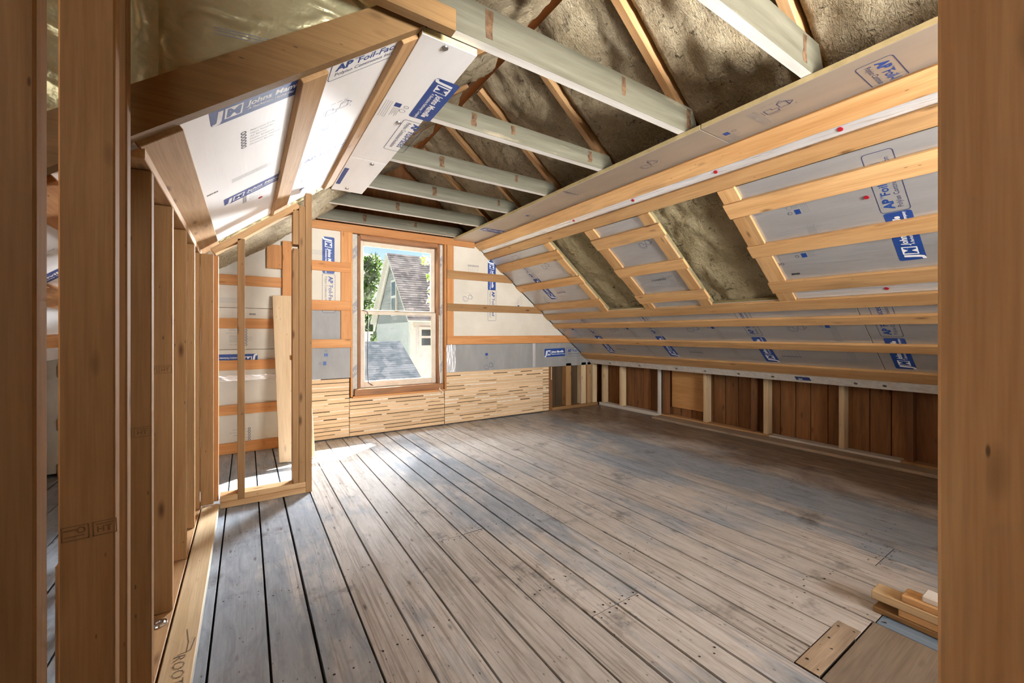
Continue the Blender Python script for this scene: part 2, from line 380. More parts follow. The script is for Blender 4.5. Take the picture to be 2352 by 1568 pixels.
def ap_box():
    a = Art(); a.line(a.rrect(0, 0, .36, .11, .014), .0028, 2, 0, True)
    a.text('AP', .022, .055, .052, 0, 0, .0022); a.text('TM', .088, .083, .014, 0); a.text('Foil-Faced', .104, .055, .050, 0, 0, .0006, sx=.98)
    a.text('Polyiso Continuous Insulation', .022, .022, .029, 2, 0, 0, sx=.86)
    return a.mesh('printed_product_name', INK)
def house_plan():
    a = Art(); w = .0026
    a.line([(0, 0), (0, .045), (.03, .045), (.03, .028), (.062, .028), (.062, .06), (.098, .06), (.098, .018), (.05, .018), (.05, 0)], w, 2, 0, True)
    a.line([(.098, .06), (.118, .039), (.098, .018)], w, 2); a.line([(.062, .06), (.08, .078), (.098, .06)], w, 2)
    a.line([(-.012, 0), (-.012, .045)], .0015, 2); a.line([(0, -.012), (.05, -.012)], .0015, 2); a.line([(.118, .0), (.118, .012)], .0015, 2)
    for k in range(3): a.line([(.01 + .03 * k, .088), (.03 + .03 * k, .088)], .0025, 3)
    return a.mesh('printed_house_plan', INK)
def dot_row():
    a = Art()
    for k in range(6):
        y = k * .024; a.ring(0, y, .0085, .0032, 2)
        a.text(['Moisture Barrier', 'Continuous Thermal', 'Water Resistant', 'Air Barrier', 'Vapor Retarder', 'Approved Code'][k], .022, y - .005, .0145, 3, 0, 0, sx=.95)
    return a.mesh('printed_feature_list', INK)
def spec_block():
    a = Art(); a.poly([(0, 0), (.034, 0), (.034, .028), (0, .028)], 0); a.ring(.055, .045, .013, .002, 3); a.ring(.016, .052, .010, .0018, 2)
    for k in range(5): a.line([(.045, .004 + k * .0065), (.12 - .012 * (k % 3), .004 + k * .0065)], .0016, 3)
    for k in range(4): a.line([(0, -.012 - k * .009), (.15, -.012 - k * .009)], .0012, 3)
    return a.mesh('printed_specification', INK)
def fine_lines():
    a = Art()
    for k in range(6): a.line([(0, k * .0075), (.17 - .015 * (k % 2), k * .0075)], .0016, 3)
    return a.mesh('printed_small_text', INK)
def barcode():
    a = Art(); x = 0.0; rr = random.Random(3)
    while x < .045:
        w = rr.choice((.0015, .003, .002)); a.poly([(x, 0), (x + w, 0), (x + w, .016), (x, .016)], 4); x += w + rr.choice((.0012, .002))
    return a.mesh('printed_barcode', INK)
def stamp_art():
    a = Art()
    for x0, x1 in ((0, .036), (.042, .075)): a.line([(x0, 0), (x1, 0), (x1, .026), (x0, .026)], .0016, 0, 0, True)
    a.line([(.004, .007), (.03, .007)], .0018, 0); a.line([(.004, .019), (.02, .019)], .003, 0); a.ring(.026, .017, .005, .002, 0)
    a.text('HT', .047, .006, .016, 0, 0, .0004); a.line([(.047, .021), (.07, .021)], .002, 0)
    return a.mesh('grade_stamp', ['ink_stamp'])
ART = dict(jm=jm_label(), ap=ap_box(), house=house_plan(), dots=dot_row(), spec=spec_block(), fine=fine_lines(), bar=barcode(), stamp=stamp_art())
PN = dict(jm='printed_label', ap='printed_product_name', house='printed_house_plan', dots='printed_feature_list', spec='printed_specification', fine='printed_small_text', bar='printed_barcode', stamp='grade_stamp')
def art(kind, board, pos, right, n, off=.0006): return put(PN[kind], ART[kind], board, V(pos) + V(n).normalized() * off, right, n)

# ------------------------------------------------------------------ the planes of the attic
MR = .79; HR = math.hypot(1, MR); NR = V((-MR, 0, -1)) / HR; DR = V((1, 0, -MR)) / HR           # right slope: normal into the room, downhill
ML = .77; HL = math.hypot(1, ML); NL = V((ML, 0, -1)) / HL; UL = V((1, 0, ML)) / HL             # left slope: normal into the room, uphill
def PR(x, y, off=0.0): return V((x, y, 2.03 - MR * (x - 2.14))) + NR * off
def PL(x, y, off=0.0): return V((x, y, 2.045 + ML * (x - .5))) + NL * off
YF = 4.11; Y0 = -2.2; ZC = 2.012

# ================================================================== FLOOR
floor = root('floor', 'old wide floor boards with worn grey-blue paint', 'floor')
abox('subfloor', floor, 'subfloor', -1.35, 4.30, Y0, 4.26, -.10, -.024, 'Y', 0)
seams = [-1.20, -1.06, -.92, -.78, -.64, -.50, -.36, -.225, -.094, .063, .193, .337, .465, .614, .762, .900, 1.022, 1.15, 1.27, 1.395, 1.51, 1.668, 1.823, 1.946, 2.082, 2.27, 2.394, 2.525, 2.677, 2.86, 3.064, 3.183, 3.268, 3.42, 3.58, 3.75, 3.92, 4.10, 4.26]
def fb(x0, x1, y0, y1, mat='floor_wood', name='floor_board', label=None, dz=0.0):
    g = .0062 if (round(x0 * 50) % 3) else .0088
    return abox(name, floor, [mat, 'end_grain'], x0 + .001, x1 - g, y0 + .0012, y1 - .0012, -.024, random.uniform(-.0012, .0008) + dz, 'Y', .0004, [((1, 0, 0), 1), ((-1, 0, 0), 1)], label)
nail = []
def nails_at(x0, x1, y):
    for dx in (.022, (x1 - x0) * .5 + random.uniform(-.02, .02), x1 - x0 - .024):
        nail.append((x0 + dx, y + random.uniform(-.012, .012)))
for i in range(len(seams) - 1):
    x0, x1 = seams[i], seams[i + 1]; cuts = []
    if 1.95 > x0 > 1.43 or abs(x0 - 1.395) < .01 or abs(x0 - 1.823) < 0: pass
    if .74 < x0 < .91: cuts.append(1.83)
    if 1.0 < x0 < 1.16: cuts.append(1.052)
    if x0 in (2.27, 2.394): cuts.append(.62)
    if x0 == 1.823: cuts.append(.497)
    if i % 5 == 2 and x0 > 1.9: cuts.append(2.6 + (i % 3) * .3)
    y_a = Y0
    if 1.36 < x0 + .02 and x1 < 1.84: y_a = .572 if x0 < 1.66 else .505
    for y in sorted(cuts) + [4.25]:
        if y > y_a + .02: fb(x0, x1, y_a, y, 'blue_paint' if (x0 == 1.823 and y < .5) else 'floor_wood')
        if y < 4: nails_at(x0, x1, y - .02); nails_at(x0, x1, y + .02)
        y_a = y
    for y in (.72, 1.28, 1.83, 2.42, 2.97, 3.52):
        if random.random() < .6 and x0 > -.1: nails_at(x0, x1, y + random.uniform(-.03, .03))
# the repair at the near edge of the room: a short cross board and a sheet of worn panel
abox('patch_board', floor, ['grey_board', 'end_grain'], 1.397, 1.724, .508, .570, -.024, .001, 'X', .0004, [((0, 1, 0), 1), ((0, -1, 0), 1), ((1, 0, 0), 1), ((-1, 0, 0), 1)], 'short tan patch board set across the floor boards')
abox('floor_panel', floor, 'panel_brown', 1.397, 1.822, Y0, .503, -.024, -.001, 'X', .002, None, 'stained brown panel let into the floor')
vs_, fs_ = [], []
for x, y in nail + [(1.42, .52), (1.44, .555), (1.55, .53), (1.70, .52), (1.69, .56), (1.60, .555)]:
    r = random.uniform(.0028, .0045); i = len(vs_); z = .0022
    vs_ += [(x + r * math.cos(k * math.pi / 3), y + r * math.sin(k * math.pi / 3), z) for k in range(6)]; vs_.append((x, y, z + .0006))
    fs_ += [(i + k, i + (k + 1) % 6, i + 6) for k in range(6)]
o = mesh_obj('nail_heads', floor, vs_, fs_, 'nail_dark'); o['kind'] = 'stuff'

# ================================================================== FAR GABLE WALL
wf = root('wall_far', 'gable wall with the window, foil insulation boards and bare lath', 'wall')
WX0, WX1, WZ0, WZ1 = .837, 1.80, .385, 1.965
for (x0, x1, z0, z1) in ((-1.35, WX0, -.1, 2.9), (WX1, 4.30, -.1, 2.9), (WX0, WX1, -.1, WZ0), (WX0, WX1, WZ1, 2.9)):
    abox('sheathing', wf, 'sheathing_wood', x0, x1, 4.215, 4.26, z0, z1, 'Z', 0)
wallN = V((0, -1, 0))
def wboard(x0, x1, z0, z1, mat='foil_facer_cream', y=YF, th=.025):
    return abox('insulation_board', wf, mat, x0, x1, y, y + th, z0, z1, 'X', .002)
def slope_poly_board(x0, x1, z0, z1, mat):
    """board on the gable trimmed to the right slope"""
    pts = [(x0, z0)]
    xl = lambda z: 2.14 + (2.03 - z) / MR - .012
    if xl(z0) < x1: pts += [(xl(z0), z0)]
    else: pts += [(x1, z0), (x1, min(z1, 2.03 - MR * (x1 - 2.14)))]
    if xl(z1) < x1: pts += [(xl(z1), z1)]
    pts += [(x0, z1)]
    return prism('insulation_board', wf, mat, [(x, YF, z) for x, z in pts], (0, .025, 0))
# left of the window
bA = wboard(-1.2, .755, 1.21, 1.99); bA2 = wboard(-1.2, .386, .862, 1.207); bA3 = wboard(.39, .755, .862, 1.207, 'foil_grey'); bA['label'] = 'cream foil board between closet and window'
bB = wboard(.39, WX0 - .004, .571, .859, 'foil_grey'); bB['label'] = 'dull grey foil board under the window-side strips'
bC = wboard(-1.2, .386, .02, .859)
art('jm', bA, (.586, YF, 1.89), (0, 0, -1), wallN); art('ap', bA, (.586, YF, 1.545), (0, 0, -1), wallN); art('fine', bA, (.45, YF, 1.72), (1, 0, 0), wallN)
art('spec', bB, (.62, YF, .70), (0, 0, 1), wallN); art('spec', bB, (.60, YF, .78), (1, 0, 0), wallN)
art('jm', bC, (.08, YF, .822), (-1, 0, 0), wallN); art('bar', bA2, (.02, YF, 1.15), (1, 0, 0), wallN); art('dots', bA2, (-.005, YF, 1.02), (-1, 0, 0), wallN)
art('dots', bC, (.02, YF, .19), (-1, 0, 0), wallN); art('fine', bA, (-.2, YF, 1.25), (1, 0, 0), wallN); art('fine', bA2, (-.12, YF, .93), (1, 0, 0), wallN)
abox('foil_tape_band', wf, 'foil_tape', -.3, .25, YF - .002, YF, .60, .645, 'X', 0)
# right of the window
bD = slope_poly_board(1.905, 4.0, .872, 1.99, 'foil_facer_cream'); bE = slope_poly_board(WX1 + .012, 4.0, .566, .868, 'foil_grey')
bE['label'] = 'crinkled grey foil board along the foot of the gable'
art('jm', bD, (2.34, YF, 1.835), (0, 0, -1), wallN); art('ap', bD, (2.34, YF, 1.50), (0, 0, -1), wallN); art('house', bD, (2.03, YF, 1.36), (1, 0, 0), wallN)
art('dots', bD, (2.09, YF, 1.755), (0, 0, -1), wallN); art('spec', bD, (2.78, YF, 1.30), (0, 0, 1), wallN)
art('jm', bE, (3.165, YF, .69), (1, 0, .02), wallN); art('ap', bE, (3.53, YF, .69), (1, 0, .02), wallN); art('spec', bE, (2.34, YF, .765), (-1, 0, 0), wallN)
art('house', bE, (2.30, YF, .585), (1, 0, 0), wallN); art('fine', bE, (2.45, YF, .72), (1, 0, 0), wallN); art('fine', bE, (2.85, YF, .72), (1, 0, 0), wallN)
abox('foil_tape_band', wf, 'foil_tape', 1.818, 1.93, YF - .003, YF, .57, .868, 'Z', 0)
abox('foil_tape_band', wf, 'foil_tape', 2.98, 3.02, YF - .002, YF, .572, .868, 'Z', 0)
# furring on the gable
def wstrip(x0, x1, z0, z1, axis='X', mat='orange_lumber', y0=YF - .02, label=None):
    return abox('furring_strip', wf, mat, x0, x1, y0, YF, z0, z1, axis, .002, None, label)
abox('header_board', wf, 'orange_lumber', .40, 2.16, YF - .02, YF + .02, 1.955, 2.03, 'X', .002, None, 'orange header board above the window')
for z0, z1 in ((1.572, 1.662), (1.208, 1.300), (.860, .940)): wstrip(.34, WX0 - .004, z0, z1)
for z0, z1 in ((1.662, 1.955), (1.300, 1.572), (.940, 1.208)): wstrip(.745, WX0 - .004, z0, z1, 'Z')
for k, (z0, z1) in enumerate(((1.591, 1.681), (1.238, 1.319), (.872, .965))):
    xe = 2.14 + (2.03 - z1) / MR - .03
    xs_ = lambda z: 2.14 + (2.03 - z) / MR - .014
    prism('furring_strip', wf, ('stud_lumber', 'stud_lumber', 'orange_lumber')[k], [(WX1 + .022, YF - .02, z0), (xs_(z0), YF - .02, z0), (xs_(z1), YF - .02, z1), (WX1 + .022, YF - .02, z1)], (0, .0195, 0))
for z0, z1 in ((1.681, 1.955), (1.319, 1.591), (.965, 1.238)): wstrip(WX1 + .022, WX1 + .100, z0, z1, 'Z')
for z0, z1 in ((1.395, 1.481), (1.036, 1.121), (.690, .772), (.320, .402), (.0, .089)):
    xs = .5 + ((z1 + .03) - 2.045) / ML; wstrip(max(-1.1, xs), .30, z0, z1, 'X')
abox('corner_stud', wf, 'orange_lumber', .262, .335, 4.055, YF - .001, 1.10, 1.80, 'Z', .002, None, 'orange stud in the closet corner')
abox('wood_block', wf, 'orange_lumber', .145, .258, 4.07, YF - .001, 1.555, 1.76, 'Z', .002)
# rough opening of the window
for x0, x1 in ((WX0 - .004, WX0 + .012), (WX1 - .004, WX1 + .018)): abox('opening_jamb', wf, 'orange_lumber', x0, x1, YF - .015, 4.215, .385, 1.965, 'Z', .002)
abox('opening_head', wf, 'old_brown_wood', WX0 + .012, WX1 - .004, YF - .012, 4.215, 1.957, 1.975, 'X', .002)
# lath: each strip is a piece; torn plaster keys fill parts of the gaps
zs = 0.012; rows = []
while zs < .545:
    h = random.uniform(.029, .034); rows.append((zs, zs + h)); zs += h + random.uniform(.0042, .0068)
keyv, keyf = [], []
def keybox(x0, x1, y0, y1, z0, z1):
    i = len(keyv); keyv.extend([(x, y, z) for x in (x0, x1) for y in (y0, y1) for z in (z0, z1)])
    keyf.extend([(i, i + 1, i + 3, i + 2), (i + 4, i + 6, i + 7, i + 5), (i, i + 4, i + 5, i + 1), (i + 2, i + 3, i + 7, i + 6), (i, i + 2, i + 6, i + 4), (i + 1, i + 5, i + 7, i + 3)])
for bx0, bx1, fill in ((.36, .822, .5), (.826, 1.797, .42), (1.803, 2.46, .52), (2.46, 3.139, .72), (3.141, 3.235, .3)):
    prevtop = None
    for r_, (z0, z1) in enumerate(rows):
        if bx0 == .826 and z1 > .382: break
        if z1 > .566: break
        j = random.uniform(-.0015, .0015)
        xa = bx0; parts_ = [(bx0, bx1)]
        for xa, xb in parts_:
            abox('lath_strip', wf, 'lath_wood', xa, xb, YF - .002 + random.uniform(0, .003), YF + .008, z0 + j, z1 + j, 'X', .001)
        x = bx0
        while x < bx1:
            L_ = random.uniform(.04, .22)
            if random.random() < fill: keybox(x, min(bx1, x + L_), YF + .0005, YF + .007, z1 - .002, z1 + .011)
            x += L_
o = mesh_obj('plaster_keys', wf, keyv, keyf, 'plaster', 'plaster remains between the lath'); o['kind'] = 'stuff'
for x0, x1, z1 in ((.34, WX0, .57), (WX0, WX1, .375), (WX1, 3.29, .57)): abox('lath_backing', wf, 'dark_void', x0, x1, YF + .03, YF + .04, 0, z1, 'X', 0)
abox('edge_stud', wf, 'old_brown_wood', 3.238, 3.29, YF - .004, YF + .085, 0, .57, 'Z', .002)
abox('thin_batten', wf, 'pale_lumber', 3.262, 3.272, YF - .012, YF - .004, .40, .565, 'Z', .001)
for x0, x1, m in ((3.52, 3.61, 'stud_lumber'), (3.79, 3.875, 'pale_lumber'), (3.90, 3.965, 'fresh_lumber'), (4.0, 4.08, 'pale_lumber')): abox('stud', wf, m, x0, x1, YF + .0, YF + .085, .042, .60, 'Z', .002)
abox('bottom_plate', wf, 'stud_lumber', 3.292, 4.10, YF, YF + .09, 0, .04, 'X', .002)
for k in range(6): abox('sheathing_plank', wf, 'shaded_plank', 3.28 + k * .14, 3.28 + k * .14 + .135, 4.198, 4.213, 0, .75, 'Z', .002)

# ================================================================== WINDOW
win = root('window_1', 'tall double-hung sash window in a stripped brown frame', 'window')
FX0, FX1, FZ0, FZ1 = .905, 1.755, .405, 1.945
YS = 4.18
for x0, x1 in ((FX0, FX0 + .028), (FX1 - .026, FX1 + .004)): abox('frame_jamb', win, 'frame_wood', x0, x1, 4.135, 4.30, FZ0, FZ1, 'Z', .002)
abox('frame_head', win, 'frame_wood', FX0 + .02, FX1 - .02, 4.135, 4.30, FZ1 - .03, FZ1 + .015, 'X', .002)
abox('sill', win, 'frame_wood', FX0 - .035, FX1 + .03, 4.10, 4.33, FZ0 - .015, FZ0 + .05, 'X', .003, None, 'weathered brown window sill with torn wood')
abox('apron', win, 'orange_lumber', WX0 + .012, WX1 - .005, 4.09, 4.12, .372, .392, 'X', .002)
for x0, x1 in ((WX0 + .013, FX0 - .001), (FX1 + .005, WX1 - .005)):
    hw = abox('house_wrap', win, 'house_wrap', x0, x1, 4.150, 4.155, .395, 1.955, 'Z', 0)
    for zz, tx in ((1.77, 'A'), (1.24, 'O'), (.62, 'W')):
        a = Art(); wd = x1 - x0 - .004
        a.poly([(-wd / 2, -.07), (wd / 2, -.02), (wd / 2, .08), (-wd / 2, .03)], 0); a.text(tx, 0, -.02, .055, 1, .0004, .001, 0, 'CENTER', .8)
        put('printed_logo', a.mesh('printed_logo', ['ink_grey', 'house_wrap']), hw, ((x0 + x1) / 2, 4.1495, zz), (1, 0, 0), wallN)
def sash(name, x0, x1, z0, z1, y, st, top, bot, gname='glass_pane'):
    s = bpy.data.objects.new(name, None); C.objects.link(s); s.parent = win; s.location = ((x0 + x1) / 2, y, z0)
    s.matrix_basis = Matrix.Translation(((x0 + x1) / 2, y, z0))
    abox('stile', s, 'sash_paint', x0, x0 + st, y - .017, y + .017, z0, z1, 'Z', .003); abox('stile', s, 'sash_paint', x1 - st, x1, y - .017, y + .017, z0, z1, 'Z', .003)
    abox('rail', s, 'sash_paint', x0 + st, x1 - st, y - .017, y + .017, z0, z0 + bot, 'X', .003); abox('rail', s, 'sash_paint', x0 + st, x1 - st, y - .017, y + .017, z1 - top, z1, 'X', .003)
    abox(gname, s, 'window_glass', x0 + st - .004, x1 - st + .004, y - .002, y + .002, z0 + bot - .004, z1 - top + .004, 'X', 0)
    return s
sU = sash('upper_sash', FX0 + .030, FX1 - .028, 1.195, FZ1 - .032, YS + .05, .042, .045, .035)
sL = sash('lower_sash', FX0 + .030, FX1 - .028, FZ0 + .052, 1.215, YS + .012, .046, .032, .062)
for x in (FX0 + .05, FX1 - .04): abox('jamb_liner', win, 'sash_paint', x - .02, x + .016, YS + .035, YS + .048, 1.0, FZ1 - .03, 'Z', 0)
abox('sash_lock', win, 'lock_metal', 1.285, 1.33, YS - .012, YS + .02, 1.215, 1.228, 'X', .003)
abox('meeting_strip', win, 'lock_metal', FX0 + .03, FX1 - .03, YS - .008, YS + .012, 1.2155, 1.221, 'X', 0)
tube('sash_cord', win, 'ink_black', [(.955, 4.15, 1.222), (1.0, 4.148, 1.21), (1.008, 4.147, 1.15), (1.0, 4.147, .9), (.998, 4.147, .62), (1.01, 4.147, .51), (1.05, 4.14, .478)], .004, 6, 'dark frayed sash cord')
tube('sash_cord', win, 'cord_white', [(1.745, 4.13, 1.19), (1.748, 4.128, 1.1), (1.745, 4.128, .8), (1.752, 4.126, .6), (1.752, 4.11, .42), (1.73, 4.085, .40), (1.758, 4.083, .375), (1.768, 4.084, .35)], .0045, 6, 'white sash cord hanging past the sill')

# ================================================================== RIGHT SLOPE
cr = root('ceiling_right', 'sloped side with foil insulation boards, furring strips and two open bays', 'ceiling')
def sboard(x0, x1, y0, y1, mat='foil_facer', th=.03, name='insulation_board', off=0.0, label=None, bev=.002, parent=cr, core=True):
    w = (x1 - x0) * HR; c = (PR(x0, 0, off) + PR(x1, 0, off)) / 2 - NR * th / 2; c.y = (y0 + y1) / 2
    # local X along world Y, local Y downhill, local Z = X x Y
    o = obox(name, parent, [mat, 'foam_core_olive'] if core else mat, c, (0, -1, 0), DR, (y1 - y0, w, th), bev, [((1, 0, 0), 1), ((-1, 0, 0), 1), ((0, 1, 0), 1), ((0, -1, 0), 1)] if core else None, label)
    return o
bays = {}
R1 = sboard(2.14, 2.372, Y0, YF - .002)
upper = [sboard(2.375, 3.145, 3.0, YF - .002), sboard(2.375, 3.145, 1.875, 2.525), sboard(2.375, 3.145, -.1, 1.375), sboard(2.375, 3.145, Y0, -.104)]
lower = [sboard(3.148, 3.885, 2.90, YF - .002), sboard(3.148, 3.885, .98, 2.897), sboard(3.148, 3.885, -.5, .977), sboard(3.148, 3.885, Y0, -.503)]
upW, upT = -DR, V((0, 1, 0))
def on(boards, y):
    for o_ in boards:
        c = world_of(o_).translation.y; h = max(v.co.x for v in o_.data.vertices)
        if c - h <= y <= c + h: return o_
    return boards[-1]
def rart(kind, x, y, boards, right=None): art(kind, on(boards, y), PR(x, y), right or upW, NR)
for y in (.60, 3.60): rart('jm', 2.955, y, upper); rart('ap', 2.685, y, upper)
rart('house', 2.545, 1.27, upper, (0, -1, 0)); rart('house', 2.60, 2.13, upper, (0, -1, 0)); rart('house', 2.60, 3.38, upper, (0, -1, 0))
for y in (1.32, 2.20, 3.46): rart('dots', 2.885, y - .07, upper, upW)
for y in (1.03, 1.10): rart('spec', 2.60 if y < 1.05 else 2.86, y, upper, upW)
rart('fine', 2.80, 1.0, upper, upW); rart('bar', 2.97, 1.23, upper, (0, -1, 0)); rart('spec', 2.62, .35, upper, upW); rart('spec', 3.02, 3.8, upper, upW)
for y in (.81, 1.645, 2.59, 3.455):
    rart('jm', 3.755, y, lower); rart('ap', 3.475, y, lower)
    rart('house', 3.425, y + .62, lower, (0, -1, 0)); rart('dots', 3.685, y + .66, lower, upW); rart('spec', 3.40, y + .36, lower, upW); rart('fine', 3.70, y + .30, lower, upW); rart('fine', 3.52, y + .33, lower, upW)
# furring strips along the slope
def sstrip(x0, x1, y0, y1, mat='strip_lumber', off=.02, th=.02, label=None): return sboard(x0, x1, y0, y1, mat, th, 'furring_strip', off, label, .002, cr, False)
sstrip(2.165, 2.248, Y0, YF - .004); sstrip(2.292, 2.362, Y0, YF - .004)
for a, c_ in ((2.448, 2.536), (2.729, 2.807), (3.000, 3.082)):
    sstrip(a, c_, 2.985, YF - .004); sstrip(a + .004, c_ + .003, 1.855, 2.535); sstrip(a, c_, Y0, 1.39, 'strip_lumber')
sstrip(3.150, 3.228, Y0, YF - .004); sstrip(3.298, 3.36, Y0, YF - .004); sstrip(3.532, 3.596, Y0, YF - .004); sstrip(3.775, 3.868, Y0, YF - .004)
# battens running up the slope beside the bays, between the strips
for y0, y1 in ((3.0, 3.085), (2.42, 2.525), (1.875, 1.968), (1.275, 1.378)):
    for xa, xb in ((2.366, 2.444), (2.540, 2.725), (2.811, 2.996), (3.086, 3.148)):
        w = (xb - xa) * HR; c = (PR(xa, 0, .017) + PR(xb, 0, .017)) / 2 - NR * .0085; c.y = (y0 + y1) / 2
        obox('cross_batten', cr, 'strip_lumber', c, DR, (0, 1, 0), (w, y1 - y0, .017), .002)
# bright foil tape along the upper strips and below the bays
sboard(2.250, 2.290, Y0, YF - .004, 'foil_tape', .002, 'foil_tape_band', .0025, None, 0, cr, False)
sboard(3.090, 3.146, Y0, 1.27, 'foil_tape', .002, 'foil_tape_band', .0025, None, 0, cr, False)
wash = disc_mesh('fastener_washer', .0115, .002, 'washer_red')
for x, y in ((2.268, .743), (2.268, 1.332), (2.268, 1.933), (2.268, 2.55), (2.588, .741), (3.115, .80)): put('fastener_washer', wash, cr, PR(x, y, .004), (0, 1, 0), NR, 'red fastener washer')
# white foil edge strip above the knee wall, with screws
es = [sboard(3.885, 3.972, 2.56, YF - .004, 'foam_white_edge', .03, 'edge_strip', .006, 'white foil edge strip above the knee wall'), sboard(3.885, 3.972, .40, 2.557, 'foam_white_edge', .03, 'edge_strip', .006), sboard(3.885, 3.972, Y0, .397, 'foam_white_edge', .03, 'edge_strip', .006)]
scr = disc_mesh('screw_head', .0125, .004, 'screw_metal')
for y in (3.72, 3.25, 2.75, 2.42, 2.08, 1.78, 1.19, 1.02, .60): put('screw_head', scr, on(es, y), PR(3.93, y, .006), (0, 1, 0), NR)
a = Art(); a.poly([(0, 0), (.11, 0), (.11, .05), (0, .05)], 0); a.text('JM', .02, .006, .03, 1, .0004, .001); put('printed_label', a.mesh('printed_label', INK), on(es, 1.5), PR(3.945, 1.60, .0066), (0, -1, 0), NR)
# flat foil board along the top, with its yellow foam edge
for y0, y1 in ((1.195, YF - .004), (-.4, 1.192), (Y0, -.403)):
    o = abox('ceiling_board', cr, ['ceiling_foil', 'foam_core'], 1.897, 2.175, y0, y1, ZC, ZC + .026, 'Y', .002, [((0, 1, 0), 1), ((0, -1, 0), 1), ((1, 0, 0), 1), ((-1, 0, 0), 1)])
    for k, x, y in (('ap', 1.965, .60), ('house', 2.03, .94), ('spec', 2.03, 1.16), ('house', 2.06, 1.66), ('dots', 2.03, 2.25), ('spec', 2.02, 2.9), ('jm', 1.92, 3.55), ('fine', 1.95, 1.0)):
        if y0 < y < y1: art(k, o, (x, y, ZC), (1, 0, 0) if k in ('ap', 'spec', 'fine', 'jm') else (0, -1, 0), (0, 0, -1))

# ================================================================== KNEE WALL (right)
wr = root('wall_right', 'low knee wall of pale studs against dark vertical planks', 'wall')
abox('backing', wr, 'roof_deck', 4.275, 4.30, Y0, 4.26, -.1, .9, 'Y', 0)
pl = [4.11, 3.985, 3.86, 3.73, 3.60, 3.45, 3.33, 3.20, 3.02, 2.91, 2.78, 2.645, 2.52, 2.39, 2.25, 2.11, 1.98, 1.86, 1.73, 1.61, 1.48, 1.34, 1.196, 1.063, .93, .80, .66, .52, .38]
for i in range(len(pl) - 1): abox('sheathing_plank', wr, 'sheathing_wood', 4.245, 4.268, pl[i + 1] + .003, pl[i] - .003, 0, .78, 'Z', .002)
abox('plywood_patch', wr, 'plywood', 4.222, 4.243, 2.62, 3.02, .125, .64, 'Y', .002, None, 'square of golden plywood over the dark planks')
for y, m in ((4.045, 'pale_lumber'), (3.725, 'pale_lumber'), (3.128, 'white_paint_wood'), (3.055, 'old_brown_wood'), (2.545, 'pale_lumber'), (2.05, 'old_brown_wood'), (1.935, 'pale_lumber'), (1.345, 'pale_lumber'), (.93, 'old_brown_wood'), (.55, 'pale_lumber'), (-.05, 'pale_lumber')):
    dk = m == 'old_brown_wood'; abox('stud', wr, m, 4.125, 4.215, y - .019, y + .019, .041, .66, 'Z', .002, None, 'white painted stud' if m[0] == 'w' else None)
abox('bottom_plate', wr, 'white_paint_wood', 4.115, 4.22, 3.10, 4.105, 0, .04, 'Y', .002, None, 'white painted bottom plate')
abox('bottom_plate', wr, 'white_paint_wood', 4.118, 4.22, .98, 1.90, 0, .04, 'Y', .002); abox('bottom_plate', wr, 'fresh_lumber', 4.122, 4.22, 1.903, 3.097, 0, .04, 'Y', .002); abox('bottom_plate', wr, 'fresh_lumber', 4.122, 4.22, Y0, .977, 0, .04, 'Y', .002)
abox('base_board', wr, 'grey_board', 3.955, 4.112, Y0, 3.10, .001, .026, 'Y', .003, None, 'wide weathered board lying along the knee wall')

# ================================================================== ROOF: rafters, mineral wool, decking
rf = root('roof', 'open roof of rafters packed with brown mineral wool', 'roof')
def deck(pa, pb, y0, y1, n, th=.03): 
    c = (pa + pb) / 2 - n * th / 2; c.y = (y0 + y1) / 2; d = (pb - pa); L_ = d.length
    return obox('roof_deck', rf, 'roof_deck', c, (0, 1, 0), d.normalized(), (y1 - y0, L_, th), 0)
XRG = (2.045 - ML * .5 - 2.03 - MR * 2.14) / -(ML + MR)      # ridge
deck(PR(XRG - .05, 0, -.19), PR(4.35, 0, -.19), Y0, 4.26, NR); deck(PL(-1.4, 0, -.19), PL(XRG + .05, 0, -.19), 1.42, 4.26, NL); deck(PL(.95, 0, -.19), PL(XRG + .05, 0, -.19), Y0, 1.42, NL)
raft = [.19, .785, 1.37, 1.985, 2.53, 3.085, 3.62]
def rafter(A, B, n, name='rafter', w=.04, d=.12, mat='orange_lumber'):
    c = (A + B) / 2 - n * d / 2; return obox(name, rf, mat, c, (B - A), (0, 1, 0), ((B - A).length, w, d), .002)
for y in raft:
    rafter(PR(XRG + .02, y, -.032), PR(3.95, y, -.032), NR, mat='fresh_lumber')
    if y > 1.4: rafter(PL(-1.1, y, -.032), PL(XRG - .02, y, -.032), NL, mat='fresh_lumber')
abox('ridge_board', rf, 'old_brown_wood', XRG - .015, XRG + .015, Y0, 4.2, 2.735, 2.90, 'Y', .002)
